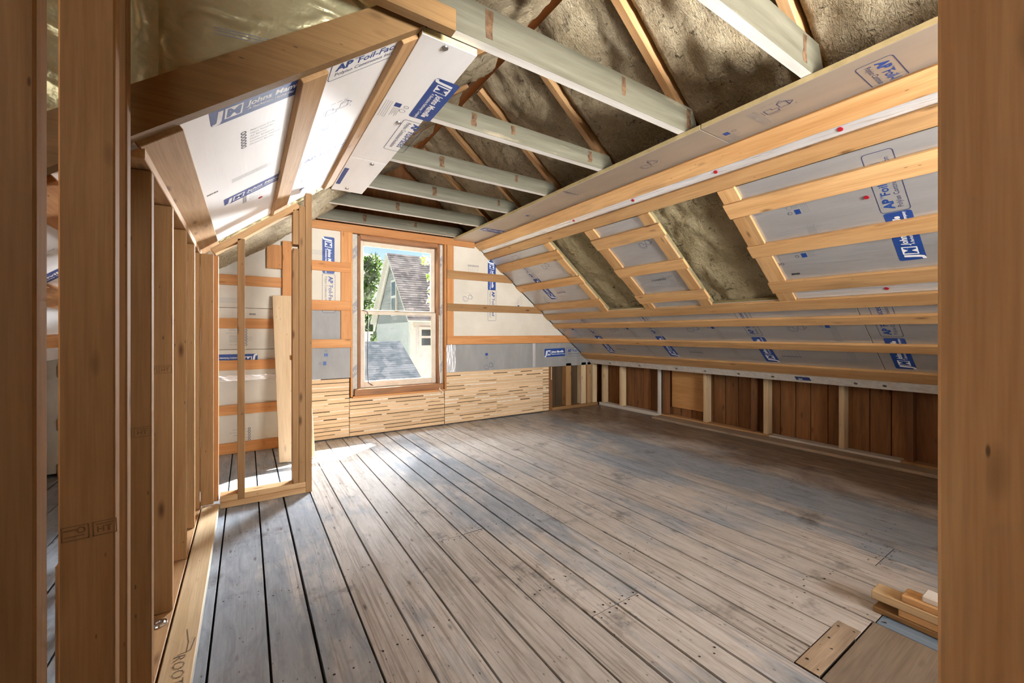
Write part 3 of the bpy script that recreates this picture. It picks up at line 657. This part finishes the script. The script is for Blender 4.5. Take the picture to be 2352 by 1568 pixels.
def batt(P_, n, x0, x1, y0, y1, seed, nx=46, ny=22, base=-.062, bulge=.035, rough=.02, mat='mineral_wool', sag=None, label=None):
    vs_, fs_ = [], []
    for i in range(nx + 1):
        x = x0 + (x1 - x0) * i / nx
        for j in range(ny + 1):
            t = j / ny; y = y0 + (y1 - y0) * t
            e = math.sin(math.pi * t); off = base + bulge * (e ** .5) * .5 + rough * noise.fractal(V((x * 5 + seed, y * 5, seed)), .9, 2.0, 4) * (.4 + .6 * e)
            off += .006 * noise.noise(V((x * 60, y * 60, seed)))
            if j in (0, ny): off = base - .05
            if sag: off += sag(x, y)
            vs_.append(P_(x, y, off))
    for i in range(nx):
        for j in range(ny):
            q = i * (ny + 1) + j; f_ = (q, q + ny + 1, q + ny + 2, q + 1); fs_.append(f_)
    o = mesh_obj('insulation_batt', rf, vs_, fs_, mat, label, True)
    bm = bmesh.new(); bm.from_mesh(o.data); bm.normal_update()
    if sum((f.normal.dot(n) for f in bm.faces)) < 0: bmesh.ops.reverse_faces(bm, faces=bm.faces[:])
    bm.to_mesh(o.data); bm.free(); return o
edges = [-.4] + raft + [4.20]
for i in range(len(edges) - 1):
    y0, y1 = edges[i] + .022, edges[i + 1] - .022
    batt(PR, NR, XRG + .01, 2.30, y0, y1, 3.1 * i + 1, 46, 24, -.068, .03, .03)
    if edges[i] > 1.3:
        lo = -1.05 if edges[i] < 3.0 else -.6
        batt(PL, NL, .45, XRG - .005, y0, y1, 7.7 * i + 5, 46, 24, -.055, .07, .035, 'mineral_wool', None)
    elif edges[i + 1] > .3:
        batt(PL, NL, .95, XRG - .005, y0, y1, 7.7 * i + 5, 24, 24, -.055, .05, .03)
for y0, y1, sd, lb in ((2.552, 3.063, 51, 'open bay of mineral wool between the far battens'), (1.392, 1.963, 77, 'open bay of mineral wool between the near battens')):
    batt(PR, NR, 2.34, 3.18, y0, y1, sd, 60, 34, -.058, .03, .022, 'mineral_wool_olive', None, lb)
# thick batt slumping at the end of the left slope
batt(PL, NL, -.25, .72, 3.10, 4.10, 21.5, 60, 50, -.02, .10, .03, 'mineral_wool', lambda x, y: .03 * max(0, math.sin((x + .2) * 3.2)), 'pale batt slumping past the end of the foil boards')

# ================================================================== COLLAR TIES
ct = root('ceiling', 'row of pale green painted collar ties across the attic', 'ceiling')
def tie(y, x0, x1, z0, h, th=.042, label=None):
    poly = [(x0, z0), (x1, z0), (x1, z0 + .015), (x1 - .06, z0 + h), (x0 + .06, z0 + h), (x0, z0 + .015)]
    n = len(poly); vs_ = [V((x - (x0 + x1) / 2, -th / 2, z - z0)) for x, z in poly] + [V((x - (x0 + x1) / 2, th / 2, z - z0)) for x, z in poly]
    f = [tuple(range(n))[::-1], tuple(range(n, 2 * n))] + [(i, (i + 1) % n, n + (i + 1) % n, n + i) for i in range(n)]
    me = bpy.data.meshes.new('collar_tie'); me.from_pydata(vs_, [], f); bm = bmesh.new(); bm.from_mesh(me); bmesh.ops.recalc_face_normals(bm, faces=bm.faces[:])
    for fc in bm.faces: fc.material_index = 1 if fc.normal.z < -.9 else 0
    bmesh.ops.bevel(bm, geom=bm.edges[:], offset=.002, segments=1, affect='EDGES'); bm.to_mesh(me); bm.free()
    me.materials.append(MATS['tie_paint']); me.materials.append(MATS['tie_underside'])
    o = bpy.data.objects.new('collar_tie', me); C.objects.link(o); o.parent = ct; o.matrix_basis = Matrix.Translation(((x0 + x1) / 2, y, z0))
    if label: o['label'] = label
    return o
def stain(t_, x, y, z0, z1, w, th=.042):
    yy = y - th / 2 - .0006; rr = random.Random(int(x * 100)); pts = []
    for k in range(5): pts.append((x - w / 2 * rr.uniform(.6, 1.2), yy, z0 + (z1 - z0) * k / 4))
    for k in range(5): pts.append((x + w / 2 * rr.uniform(.6, 1.2), yy, z1 - (z1 - z0) * k / 4))
    mesh_obj('rust_stain', t_, [V(p) for p in pts], [tuple(range(10))], 'tie_stain', None, False, Matrix.Identity(4))
for y, x0, x1, z0, h, st in ((.735, .55, 2.02, 2.039, .140, (1.83,)), (1.30, .36, 2.02, 2.039, .135, (.735, 1.44, 1.93)), (1.885, .42, 2.02, 2.040, .100, (.98, 1.22, 1.79)), (2.455, .42, 2.02, 2.040, .100, (1.05, 1.62)),
                            (2.995, .42, 2.02, 2.040, .100, (1.22, 1.8)), (3.53, .40, 2.02, 2.040, .100, (1.10,)), (4.06, .40, 2.02, 2.040, .100, (.95, 1.45))):
    t_ = tie(y, x0, x1, z0, h)
    for k, x in enumerate(st): stain(t_, x, y, z0 + .02 + .02 * (k % 2), z0 + h - .012, .026 if k % 2 else .036)
abox('scab_block', ct, 'header_lumber', .10, .585, 1.238, 1.277, 2.004, 2.075, 'X', .002, None, 'brown block nailed along the big collar tie')

# ================================================================== LEFT SLOPE
cl = root('ceiling_left', 'sloped side over the closet with white foil boards and furring', 'ceiling')
def lboard(x0, x1, y0, y1, mat='foil_facer_bright', th=.03, name='insulation_board', off=0.0, label=None, bev=.002, core=True):
    w = (x1 - x0) * HL; c = (PL(x0, 0, off) + PL(x1, 0, off)) / 2 - NL * th / 2; c.y = (y0 + y1) / 2
    return obox(name, cl, [mat, 'foam_core'] if core else mat, c, (0, -1, 0), -UL, (y1 - y0, w, th), bev, [((1, 0, 0), 1), ((-1, 0, 0), 1), ((0, 1, 0), 1), ((0, -1, 0), 1)] if core else None, label)
YL0, YL1 = 1.355, 3.03
l1 = lboard(-.235, .168, YL0, YL1); l2 = lboard(.171, .512, YL0, YL1)
l3 = lboard(-1.1, -.262, YL0, YF - .004); l4 = lboard(-.258, .20, 3.05, 3.9, 'foil_facer_bright')
art('jm', l1, PL(-.086, 1.468), UL, NL); art('dots', l1, PL(-.008, 1.72), UL, NL); art('jm', l1, PL(-.086, 2.34), UL, NL); art('fine', l1, PL(-.05, 2.05), UL, NL); art('dots', l1, PL(-.008, 2.44), UL, NL)
art('bar', l1, PL(-.135, 2.08), UL, NL)
art('ap', l2, PL(.225, 1.475), UL, NL); art('house', l2, PL(.262, 1.77), UL, NL); art('spec', l2, PL(.27, 1.93), UL, NL); art('ap', l2, PL(.225, 2.33), UL, NL); art('house', l2, PL(.262, 2.62), UL, NL); art('spec', l2, PL(.27, 2.80), UL, NL)
art('house', l3, PL(-.50, 1.66), UL, NL); art('jm', l3, PL(-.8, 2.2), UL, NL); art('fine', l3, PL(-.5, 1.95), UL, NL); art('dots', l3, PL(-.62, 1.9), UL, NL)
put('fastener_washer', wash, l1, PL(.06, 2.5, .001), (0, 1, 0), NL)
for x0, x1, lb in ((-.236, -.150, None), (.128, .200, None), (.432, .510, None)):
    w = (x1 - x0) * HL; c = (PL(x0, 0, .022) + PL(x1, 0, .022)) / 2 - NL * .011; c.y = (YL0 + 3.04) / 2
    obox('furring_strip', cl, 'fresh_lumber', c, (0, 1, 0), UL, (3.04 - YL0, w, .022), .002)
for x0, x1 in ((-.95, -.87), (-.70, -.62), (-.46, -.38)):
    w = (x1 - x0) * HL; c = (PL(x0, 0, .022) + PL(x1, 0, .022)) / 2 - NL * .011; c.y = (YL0 + YF) / 2
    obox('furring_strip', cl, 'orange_lumber', c, (0, 1, 0), UL, (YF - .01 - YL0, w, .022), .002)
for x0, x1 in ((.02, .09),):
    w = (x1 - x0) * HL; c = (PL(.1, 0, .022) + PL(.17, 0, .022)) / 2 - NL * .011; c.y = 3.5
    obox('furring_strip', cl, 'orange_lumber', c, (0, 1, 0), UL, (.85, w, .022), .002)
lboard(-.258, -.238, YL0, 3.04, 'foil_tape', .02, 'foil_tape_band', .016, 'crinkled silver tape along the edge of the furring', 0, False)
lboard(-.15, .43, YL1 + .002, 3.052, 'foil_olive', .05, 'foil_tape_band', .012, 'wrinkled olive foil wrapped over the board ends', 0, False)
# sloping header across the end of the boards, and the foil-faced end above it
hb0, hb1 = V((-1.05, 1.328, 2.029 + .765 * (-1.05 - .5))), V((.506, 1.328, 2.029 + .765 * .006))
ud = (hb1 - hb0).normalized(); nd = V((ud.z, 0, -ud.x))
prism('header_beam', cl, 'header_lumber', [(-1.0, 1.31, .878), (.506, 1.31, 2.033), (.40, 1.31, 2.058), (.352, 1.31, 2.037), (-1.0, 1.31, 1.005)], (0, .036, 0), 'long sloping header board with strong grain')
hb = cl.children[-1]
# re-seat the header so that its grain follows its own length
M = frame(hb0, ud, V((0, 1, 0)), ud.cross(V((0, 1, 0)))); hb.data.transform(M.inverted()); hb.matrix_basis = M
prism('foil_end_board', cl, 'foil_olive', [(-1.1, 1.347, .90), (.62, 1.347, 2.19), (.62, 1.347, 2.52), (-1.1, 1.347, 2.52)], (0, .02, 0), 'wrinkled olive foil board above the sloping header')
fe = cl.children[-1]
abox('foil_tape_band', cl, 'foil_olive', -.237, -.185, 1.340, 1.346, 1.56, 2.5, 'Z', 0, None, 'shiny brown foil tape in the corner')
a = Art(); a.poly([(0, 0), (.17, 0), (.17, .018), (0, .018)], 0); put('printed_label', a.mesh('printed_label', INK), fe, (.355, 1.3462, 2.047), (1, 0, -.02), (0, -1, 0))
a = Art()
for k in range(3): a.line([(0, k * .008), (.15, k * .008)], .003, 3)
put('printed_small_text', a.mesh('printed_small_text', INK), fe, (-.07, 1.3462, 1.80), (1, 0, .12), (0, -1, 0))
# flat white board beside the ties
for y0, y1, lb in ((1.322, 2.468, 'white foil ceiling board with blue label beside the ties'), (2.471, 3.10, None)):
    o = abox('ceiling_board', cl, ['foil_facer_bright', 'foam_core'], .498, .708, y0, y1, ZC, ZC + .026, 'Y', .002, [((0, 1, 0), 1), ((0, -1, 0), 1), ((1, 0, 0), 1), ((-1, 0, 0), 1)], lb)
    if y0 < 2:
        art('jm', o, (.632, 1.52, ZC), (0, 1, 0), (0, 0, -1)); art('ap', o, (.628, 1.90, ZC), (0, 1, 0), (0, 0, -1)); art('spec', o, (.55, 1.78, ZC), (0, 1, 0), (0, 0, -1))
        for x, y in ((.591, 1.345), (.613, 1.945)): put('screw_head', scr, o, (x, y, ZC - .0005), (0, 1, 0), (0, 0, -1))
    else:
        a = Art(); a.poly([(0, 0), (.315, 0), (.315, .026), (0, .026)], 0); put('printed_label', a.mesh('printed_label', INK), o, (.506, 2.655, ZC - .0006), (0, 1, 0), (0, 0, -1))
        for x, y in ((.631, 2.512), (.59, 3.03)): put('screw_head', scr, o, (x, y, ZC - .0005), (0, 1, 0), (0, 0, -1))

# ================================================================== LEFT PARTITION OF OPEN STUDS
wl = root('wall_left', 'open stud partition standing along the bare boards', 'wall')
XA, XB = -.300, -.2155
def stud(y, z1, xa=XA, xb=XB, mat='stud_lumber', z0=.037, label=None): return abox('stud', wl, mat, xa, xb, y, y + .036, z0, z1, 'Z', .003, None, label)
sts = [stud(.734, 2.48, label='tall stud at the open end of the partition'), stud(1.092, 2.48, -.293, XB, label='tall stud with knots and a grade stamp'), stud(1.224, 2.48, -.293, -.222, 'stud_lumber')]
for y in (1.459, 1.828, 2.214, 2.545, 2.80): sts.append(stud(y, 1.438))
stud(.36, 2.48); stud(-.02, 2.48); 
for k, z in ((1, .61), (4, .86), (3, .72)): put('grade_stamp', ART['stamp'], sts[k], (XA + .008 if k > 1 else -.288, world_of(sts[k]).translation.y - .0186, z), (1, 0, .03), (0, -1, 0))
abox('top_plate', wl, 'fresh_lumber', XA, XB, 1.372, 2.93, 1.440, 1.476, 'Y', .002)
abox('bottom_plate', wl, 'fresh_lumber', XA, XB + .003, -1.5, 2.93, .0, .036, 'Y', .002)
fbd = abox('plate_board', wl, ['pale_lumber', 'white_paint_wood'], -.207, -.128, -1.0, 2.838, .001, .037, 'Y', .003, [((0, -1, 0), 1)], 'pale flat board with pencil writing along the stud wall')
a = Art(); a.text('ROOT', 0, 0, .042, 0, 0, -.0006, .1, 'LEFT', 1.1); a.line([(-.12, .028), (-.05, .034), (0, .03)], .0022, 0); a.line([(-.06, .05), (-.005, .04), (0, .01)], .0022, 0)
put('pencil_writing', a.mesh('pencil_writing', ['ink_pencil']), fbd, (-.182, 1.565, .0378), (.06, -1, 0), (0, 0, 1))

# ================================================================== CLOSET FRONT
wc = root('wall_closet', 'short closet partition of studs under the left slope', 'wall')
YC = 2.84
abox('bottom_plate', wc, 'fresh_lumber', -.127, .345, YC, YC + .085, .001, .036, 'X', .002); abox('bottom_plate', wc, 'fresh_lumber', -.127, .345, YC + .001, YC + .085, .037, .070, 'X', .002)
zt = lambda x: 2.045 + ML * (x - .5) - .060
def cstud(x0, x1, z0, z1, mat='stud_lumber', y0=YC, label=None): return abox('stud', wc, mat, x0, x1, y0, YC + .085, z0, z1, 'Z', .002, None, label)
abox('stud', wc, 'stud_lumber', -.2155, -.156, YC, YC + .036, .037, 1.44, 'Z', .002); abox('stud', wc, 'orange_lumber', -.2155, -.135, YC + .038, YC + .085, .037, 1.44, 'Z', .002)
cstud(-.044, -.008, .037, zt(-.026) - .034)
cstud(.238, .272, .071, 1.52); cstud(.240, .272, 1.545, zt(.25) - .034)
cstud(.273, .308, .071, zt(.29) - .034); cstud(.309, .345, .001, zt(.33) + .02, 'stud_lumber', YC - .001)
A_, B_ = V((-.16, YC + .0425, zt(-.16) - .018)), V((.272, YC + .0425, zt(.272) - .018))
obox('top_plate', wc, 'fresh_lumber', (A_ + B_) / 2, B_ - A_, (0, 1, 0), ((B_ - A_).length, .085, .034), .002)
abox('wood_block', wc, 'orange_lumber', .228, .268, YC + .03, YC + .08, .83, .86, 'X', .002)

# ================================================================== RIGHT DOOR POST AND HIDDEN SHELL
tr1 = root('trim_1', 'smooth brown door post beside the pile of offcuts', 'trim')
abox('post', tr1, 'fresh_lumber', .60, .66, .02, .1145, -.02, 2.5, 'Z', .003)
wb_ = root('wall_rear', 'rear gable wall with a window opening', 'wall')
for x0, x1, z0, z1 in ((-1.35, .75, -.1, 2.9), (2.35, 4.3, -.1, 2.9), (.75, 2.35, -.1, .65), (.75, 2.35, 1.85, 2.9)): abox('sheathing', wb_, 'stud_lumber', x0, x1, Y0 - .05, Y0, z0, z1, 'X', 0)
wo_ = root('wall_stair', 'outer wall and low ceiling over the landing', 'wall')
abox('outer_wall', wo_, 'stud_lumber', -1.40, -1.35, Y0, 4.26, -.1, 2.6, 'Y', 0); abox('ceiling_panel', wo_, 'stud_lumber', -1.35, 1.11, Y0, 1.372, 2.52, 2.56, 'Y', 0); abox('closing_board', wo_, 'stud_lumber', -1.35, 1.11, 1.374, 1.386, 2.44, 2.98, 'X', 0)
for y in (1.6, 2.1, 2.6, 3.1, 3.6): abox('stud', wo_, 'stud_lumber', -1.14, -1.06, y, y + .036, 0, .86, 'Z', .002)
abox('foil_panel', wo_, 'foil_grey', -1.18, -1.16, 1.4, 4.1, 0, .9, 'Y', 0)
for k, (y, z1) in enumerate(((1.5, .34), (1.62, .36))): abox('stair_stud', wo_, 'fresh_lumber', -.47 + .03 * k, -.44 + .03 * k, y, y + .07, .0, z1, 'Z', .002)

wn_ = root('light_block_landing', 'unseen partition added to keep the rear light off the studs', 'wall')
abox('panel', wn_, 'stud_lumber', .665, .685, Y0, .05, -.02, 2.5, 'Y', 0)  # unseen blocker, added to shield the near studs from the rear fill
# ================================================================== LOOSE THINGS
def tag(o, label, cat, group=None):
    o['label'] = label; o['category'] = cat
    if group: o['group'] = group
    return o
# wide plank leaning in the closet
A_, B_ = V((.335, 3.60, .004)), V((.310, 4.028, 1.318)); u_ = (B_ - A_).normalized(); nn = V((1, 0, 0)).cross(u_).normalized()
p_ = obox('leaning_plank', None, 'plank_wood', (A_ + B_) / 2 - nn * 0 + V((0, .0, 0)), u_, (1, 0, 0), ((B_ - A_).length, .25, .022), .002); tag(p_, 'wide pale plank leaning on the gable wall behind the closet studs', 'plank')
# offcuts stacked on the floor by the door post
G = 'lumber offcuts piled by the door post'
def off(x0, x1, y0, y1, z0, z1, label, mat='strip_lumber'): return tag(abox('lumber_offcut', None, mat, x0, x1, y0, y1, z0, z1, 'Y', .003), label, 'offcut', G)
off(1.886, 1.962, -.05, .523, .001, .020, 'weathered brown offcut at the very bottom of the pile', 'header_lumber')
off(1.889, 1.960, -.05, .456, .0205, .046, 'orange offcut second from the bottom of the pile')
off(1.884, 1.962, -.04, .527, .0465, .076, 'peach offcut with the longest overhang in the middle of the pile', 'pale_lumber')
off(1.887, 1.958, -.04, .447, .0765, .100, 'rough orange offcut under the white piece of the pile')
off(1.895, 1.960, -.04, .398, .1005, .121, 'clean white wood piece lying on top of the pile', 'white_paint_wood')
# metal knockout disc on the plate
bm = bmesh.new()
prof = [(0, .003), (.006, .003), (.008, .006), (.014, .006), (.017, .003), (.021, .0045), (.0235, .001), (.0235, 0)]
seg = 24; rings = []
for r_, z_ in prof:
    rings.append([bm.verts.new((r_ * math.cos(2 * math.pi * k / seg), r_ * math.sin(2 * math.pi * k / seg), z_)) for k in range(seg)] if r_ > 0 else [bm.verts.new((0, 0, z_))])
for i in range(len(rings) - 1):
    for k in range(seg):
        a_ = rings[i]; c_ = rings[i + 1]
        if len(a_) == 1: bm.faces.new((a_[0], c_[k], c_[(k + 1) % seg]))
        else: bm.faces.new((a_[k], c_[k], c_[(k + 1) % seg], a_[(k + 1) % seg]))
bm.faces.new(rings[-1][::-1])
me = bpy.data.meshes.new('metal_disc'); bm.to_mesh(me); bm.free(); me.materials.append(MATS['steel'])
o = bpy.data.objects.new('metal_disc', me); C.objects.link(o); o.location = (-.243, 1.77, .0365); tag(o, 'small shiny metal disc lying on the plate between two studs', 'disc')

# ================================================================== OUTDOORS
gr = mesh_obj('ground', None, [(-60, 5, -3.2), (80, 5, -3.2), (80, 90, -3.2), (-60, 90, -3.2)], [(0, 1, 2, 3)], 'ground_green'); gr['kind'] = 'structure'; gr['label'] = 'green ground below the attic window'; gr['category'] = 'ground'
def courses(name, parent, A, B, up, n, expo, th, mat, label=None):
    """overlapping courses (clapboards or shingles): A-B is the lowest edge, up climbs the face, n points outwards"""
    A, B, up, n = V(A), V(B), V(up), V(n).normalized(); H = up.length; up = up.normalized(); k = max(1, int(round(H / expo))); vs_, fs_ = [], []
    for i in range(k):
        a0 = A + up * (H * i / k); b0 = B + up * (H * i / k); a1 = A + up * (H * (i + 1) / k); b1 = B + up * (H * (i + 1) / k); j = len(vs_)
        vs_ += [a0, b0, a0 + n * th, b0 + n * th, a1 + n * .002, b1 + n * .002]; fs_ += [(j, j + 1, j + 3, j + 2), (j + 2, j + 3, j + 5, j + 4)]
    return mesh_obj(name, parent, vs_, fs_, mat, label)
nh = root('neighbour_house', 'white clapboard house with a steep grey shingle roof seen through the window', 'house', None)
XG, YFR, YPK, YBK, ZE, ZP = 4.0, 11.5, 13.4, 15.2, 1.55, 3.55
# gable wall facing -X
prism('gable_wall', nh, 'siding_grey', [(XG, YFR, ZE), (XG, YPK, ZP), (XG, YBK, ZE), (XG, YBK, -3.2), (XG, YFR, -3.2)], (.1, 0, 0))
def clip_course(z0, z1):
    t0 = (z0 - ZE) / (ZP - ZE)
    return (YFR + (YPK - YFR) * max(0, t0), YBK + (YPK - YBK) * max(0, t0))
vs_, fs_ = [], []; z = -3.2
while z < ZP - .1:
    ya, yb = clip_course(z, z + .11); j = len(vs_)
    vs_ += [(XG, ya, z), (XG, yb, z), (XG - .02, ya, z), (XG - .02, yb, z), (XG - .002, ya, z + .11), (XG - .002, yb, z + .11)]; fs_ += [(j, j + 1, j + 3, j + 2), (j + 2, j + 3, j + 5, j + 4)]; z += .11
o = mesh_obj('clapboards', nh, vs_, fs_, ['siding_white', 'siding_grey'])
for p in o.data.polygons: p.material_index = 1 if p.center.z > 1.35 else 0
prism('front_wall', nh, 'siding_white', [(XG, YFR, -3.2), (XG + 7, YFR, -3.2), (XG + 7, YFR, ZE), (XG, YFR, ZE)], (0, .1, 0))
courses('clapboards', nh, (XG, YFR, -3.2), (XG + 7, YFR, -3.2), (0, 0, ZE + 3.2), (0, -1, 0), .11, .02, 'siding_white')
def slope_roof(y_e, y_r, sgn):
    d = V((0, y_r - y_e, ZP - ZE)); n = V((0, -sgn * (ZP - ZE), abs(y_r - y_e))).normalized(); A = V((XG - .18, y_e, ZE)) - d * .12; B = V((XG + 7.2, y_e, ZE)) - d * .12
    prism('roof_slab', nh, 'trim_white', [A, B, B + d * 1.12, A + d * 1.12], n * .06)
    courses('roof_shingles', nh, A + n * .065, B + n * .065, d * 1.12, n, .105, .006, 'shingle_light', 'grey weathered shingle roof')
slope_roof(YFR, YPK, 1); slope_roof(YBK, YPK, -1)
for ya in (YFR, YBK):
    A = V((XG - .03, ya, ZE)); d = V((0, YPK - ya, ZP - ZE)); A -= d * .12; w_ = V((0, 0, -.26))
    prism('rake_board', nh, 'trim_white', [A, A + d * 1.12, A + d * 1.12 + w_, A + w_], (-.05, 0, 0))
abox('corner_board', nh, 'trim_white', XG - .05, XG + .12, YFR - .05, YFR + .08, -3.2, ZE, 'Z', 0)
def hwin(p, parent, x0=None, y0=None, w=.7, h=1.1, face='X'):
    if face == 'X':
        f = abox('window', parent, 'trim_white', XG - .06, XG - .01, y0, y0 + w, p, p + h, 'Z', 0)
        for q in range(2): abox('pane', f, 'dark_glass', XG - .068, XG - .061, y0 + .09, y0 + w - .09, p + .09 + q * (h / 2 - .03), p + h / 2 - .02 + q * (h / 2 - .06), 'Z', 0)
    else:
        f = abox('window', parent, 'trim_white', x0, x0 + w, YFR - .06, YFR - .01, p, p + h, 'Z', 0)
        for q in range(2): abox('pane', f, 'dark_glass', x0 + .07, x0 + w - .07, YFR - .068, YFR - .061, p + .08 + q * (h / 2 - .03), p + h / 2 - .02 + q * (h / 2 - .06), 'Z', 0)
hwin(1.55, nh, y0=12.75, w=.55, h=1.15); hwin(.55, nh, x0=4.22, w=.42, h=.62, face='Y')
lr = root('shed_roof', 'low building with dark grey shingle roof below the window', 'building', None)
d = V((0, 10.0 - 7.4, (10.0 - 7.4) * .53)); A = V((-1.5, 7.4, .795 - 2.6 * .53)); B = V((3.2, 7.4, .795 - 2.6 * .53)); n_ = V((0, -.53, 1)).normalized()
prism('roof_slab', lr, 'trim_white', [A - n_ * .05, B - n_ * .05, B + d - n_ * .05, A + d - n_ * .05], n_ * .045)
courses('roof_shingles', lr, A, B, d, n_, .09, .004, 'shingle_dark', 'dark grey shingles in even rows')
prism('end_wall', lr, 'siding_white', [(3.1, 7.5, -3.2), (3.1, 10.4, -3.2), (3.1, 10.4, .5), (3.1, 10.0, .68), (3.1, 7.5, -.65)], (-.1, 0, 0)); prism('side_wall', lr, 'siding_white', [(-1.5, 7.6, -3.2), (3.0, 7.6, -3.2), (3.0, 7.6, -.62), (-1.5, 7.6, -.62)], (0, .1, 0))
fw = root('white_building', 'pale flat building partly hidden behind the low dark roof', 'building', None)
abox('wall', fw, 'siding_white', -3.0, 4.2, 17.0, 19.0, -3.2, .95, 'X', 0); abox('parapet', fw, 'trim_white', -3.1, 4.3, 16.9, 19.1, .95, 1.05, 'X', 0)
def foliage(name, parent, blobs, count, size, mat, seed):
    rr = random.Random(seed); vs_, fs_ = [], []
    for _ in range(count):
        c, r = rr.choice(blobs); q = V((rr.gauss(0, 1), rr.gauss(0, 1), rr.gauss(0, 1))).normalized() * r * (rr.random() ** .4); p = V(c) + q
        a = V((rr.gauss(0, 1), rr.gauss(0, 1), rr.gauss(0, 1))).normalized(); b_ = a.orthogonal().normalized(); s_ = size * rr.uniform(.6, 1.3); j = len(vs_)
        vs_ += [p - a * s_, p + b_ * s_ * .45, p + a * s_, p - b_ * s_ * .45]; fs_.append((j, j + 1, j + 2, j + 3))
    return mesh_obj(name, parent, vs_, fs_, mat)
def tree(label, x, y, zc, r, h, seed, mat='leaf_green', n=5200, size=.16):
    t = root('leafy_tree', label, 'tree', None, None); rr = random.Random(seed)
    tube('trunk', t, 'bark', [(x, y, -3.2), (x + .1, y, zc - r * .5), (x, y + .05, zc + r * .3)], .22, 8)
    bl = [((x + rr.uniform(-.7, .7) * r, y + rr.uniform(-.6, .6) * r, zc + rr.uniform(-.9, .9) * h), r * rr.uniform(.35, .6)) for _ in range(16)]
    foliage('crown', t, bl, n, size, mat, seed)
tree('tall green tree standing beyond the low dark roof', 4.9, 22.0, 2.2, 1.55, 2.6, 5, 'leaf_green', 7000, .17)
tree('darker green tree behind the gable of the neighbouring house', 7.6, 27.0, 1.5, 1.7, 1.6, 11, 'leaf_green', 4000, .17)
br = root('leafy_tree', 'tree whose bright green bough hangs outside the upper sash', 'tree', None)
tube('trunk', br, 'bark', [(4.9, 6.7, -3.2), (4.85, 6.7, 1.0), (4.9, 6.75, 4.5)], .16, 10)
tube('bough', br, 'bark', [(4.87, 6.7, 2.9), (3.9, 6.6, 2.95), (2.98, 6.5, 2.62), (2.75, 6.5, 2.28), (2.62, 6.5, 1.9), (2.60, 6.5, 1.6)], .014, 6)
foliage('leaves', br, [((2.66, 6.5, 2.12), .12), ((2.58, 6.5, 1.93), .06), ((2.64, 6.5, 1.72), .09), ((2.62, 6.5, 1.55), .09), ((2.5, 6.5, 2.2), .08)], 150, .055, 'leaf_bright', 9)
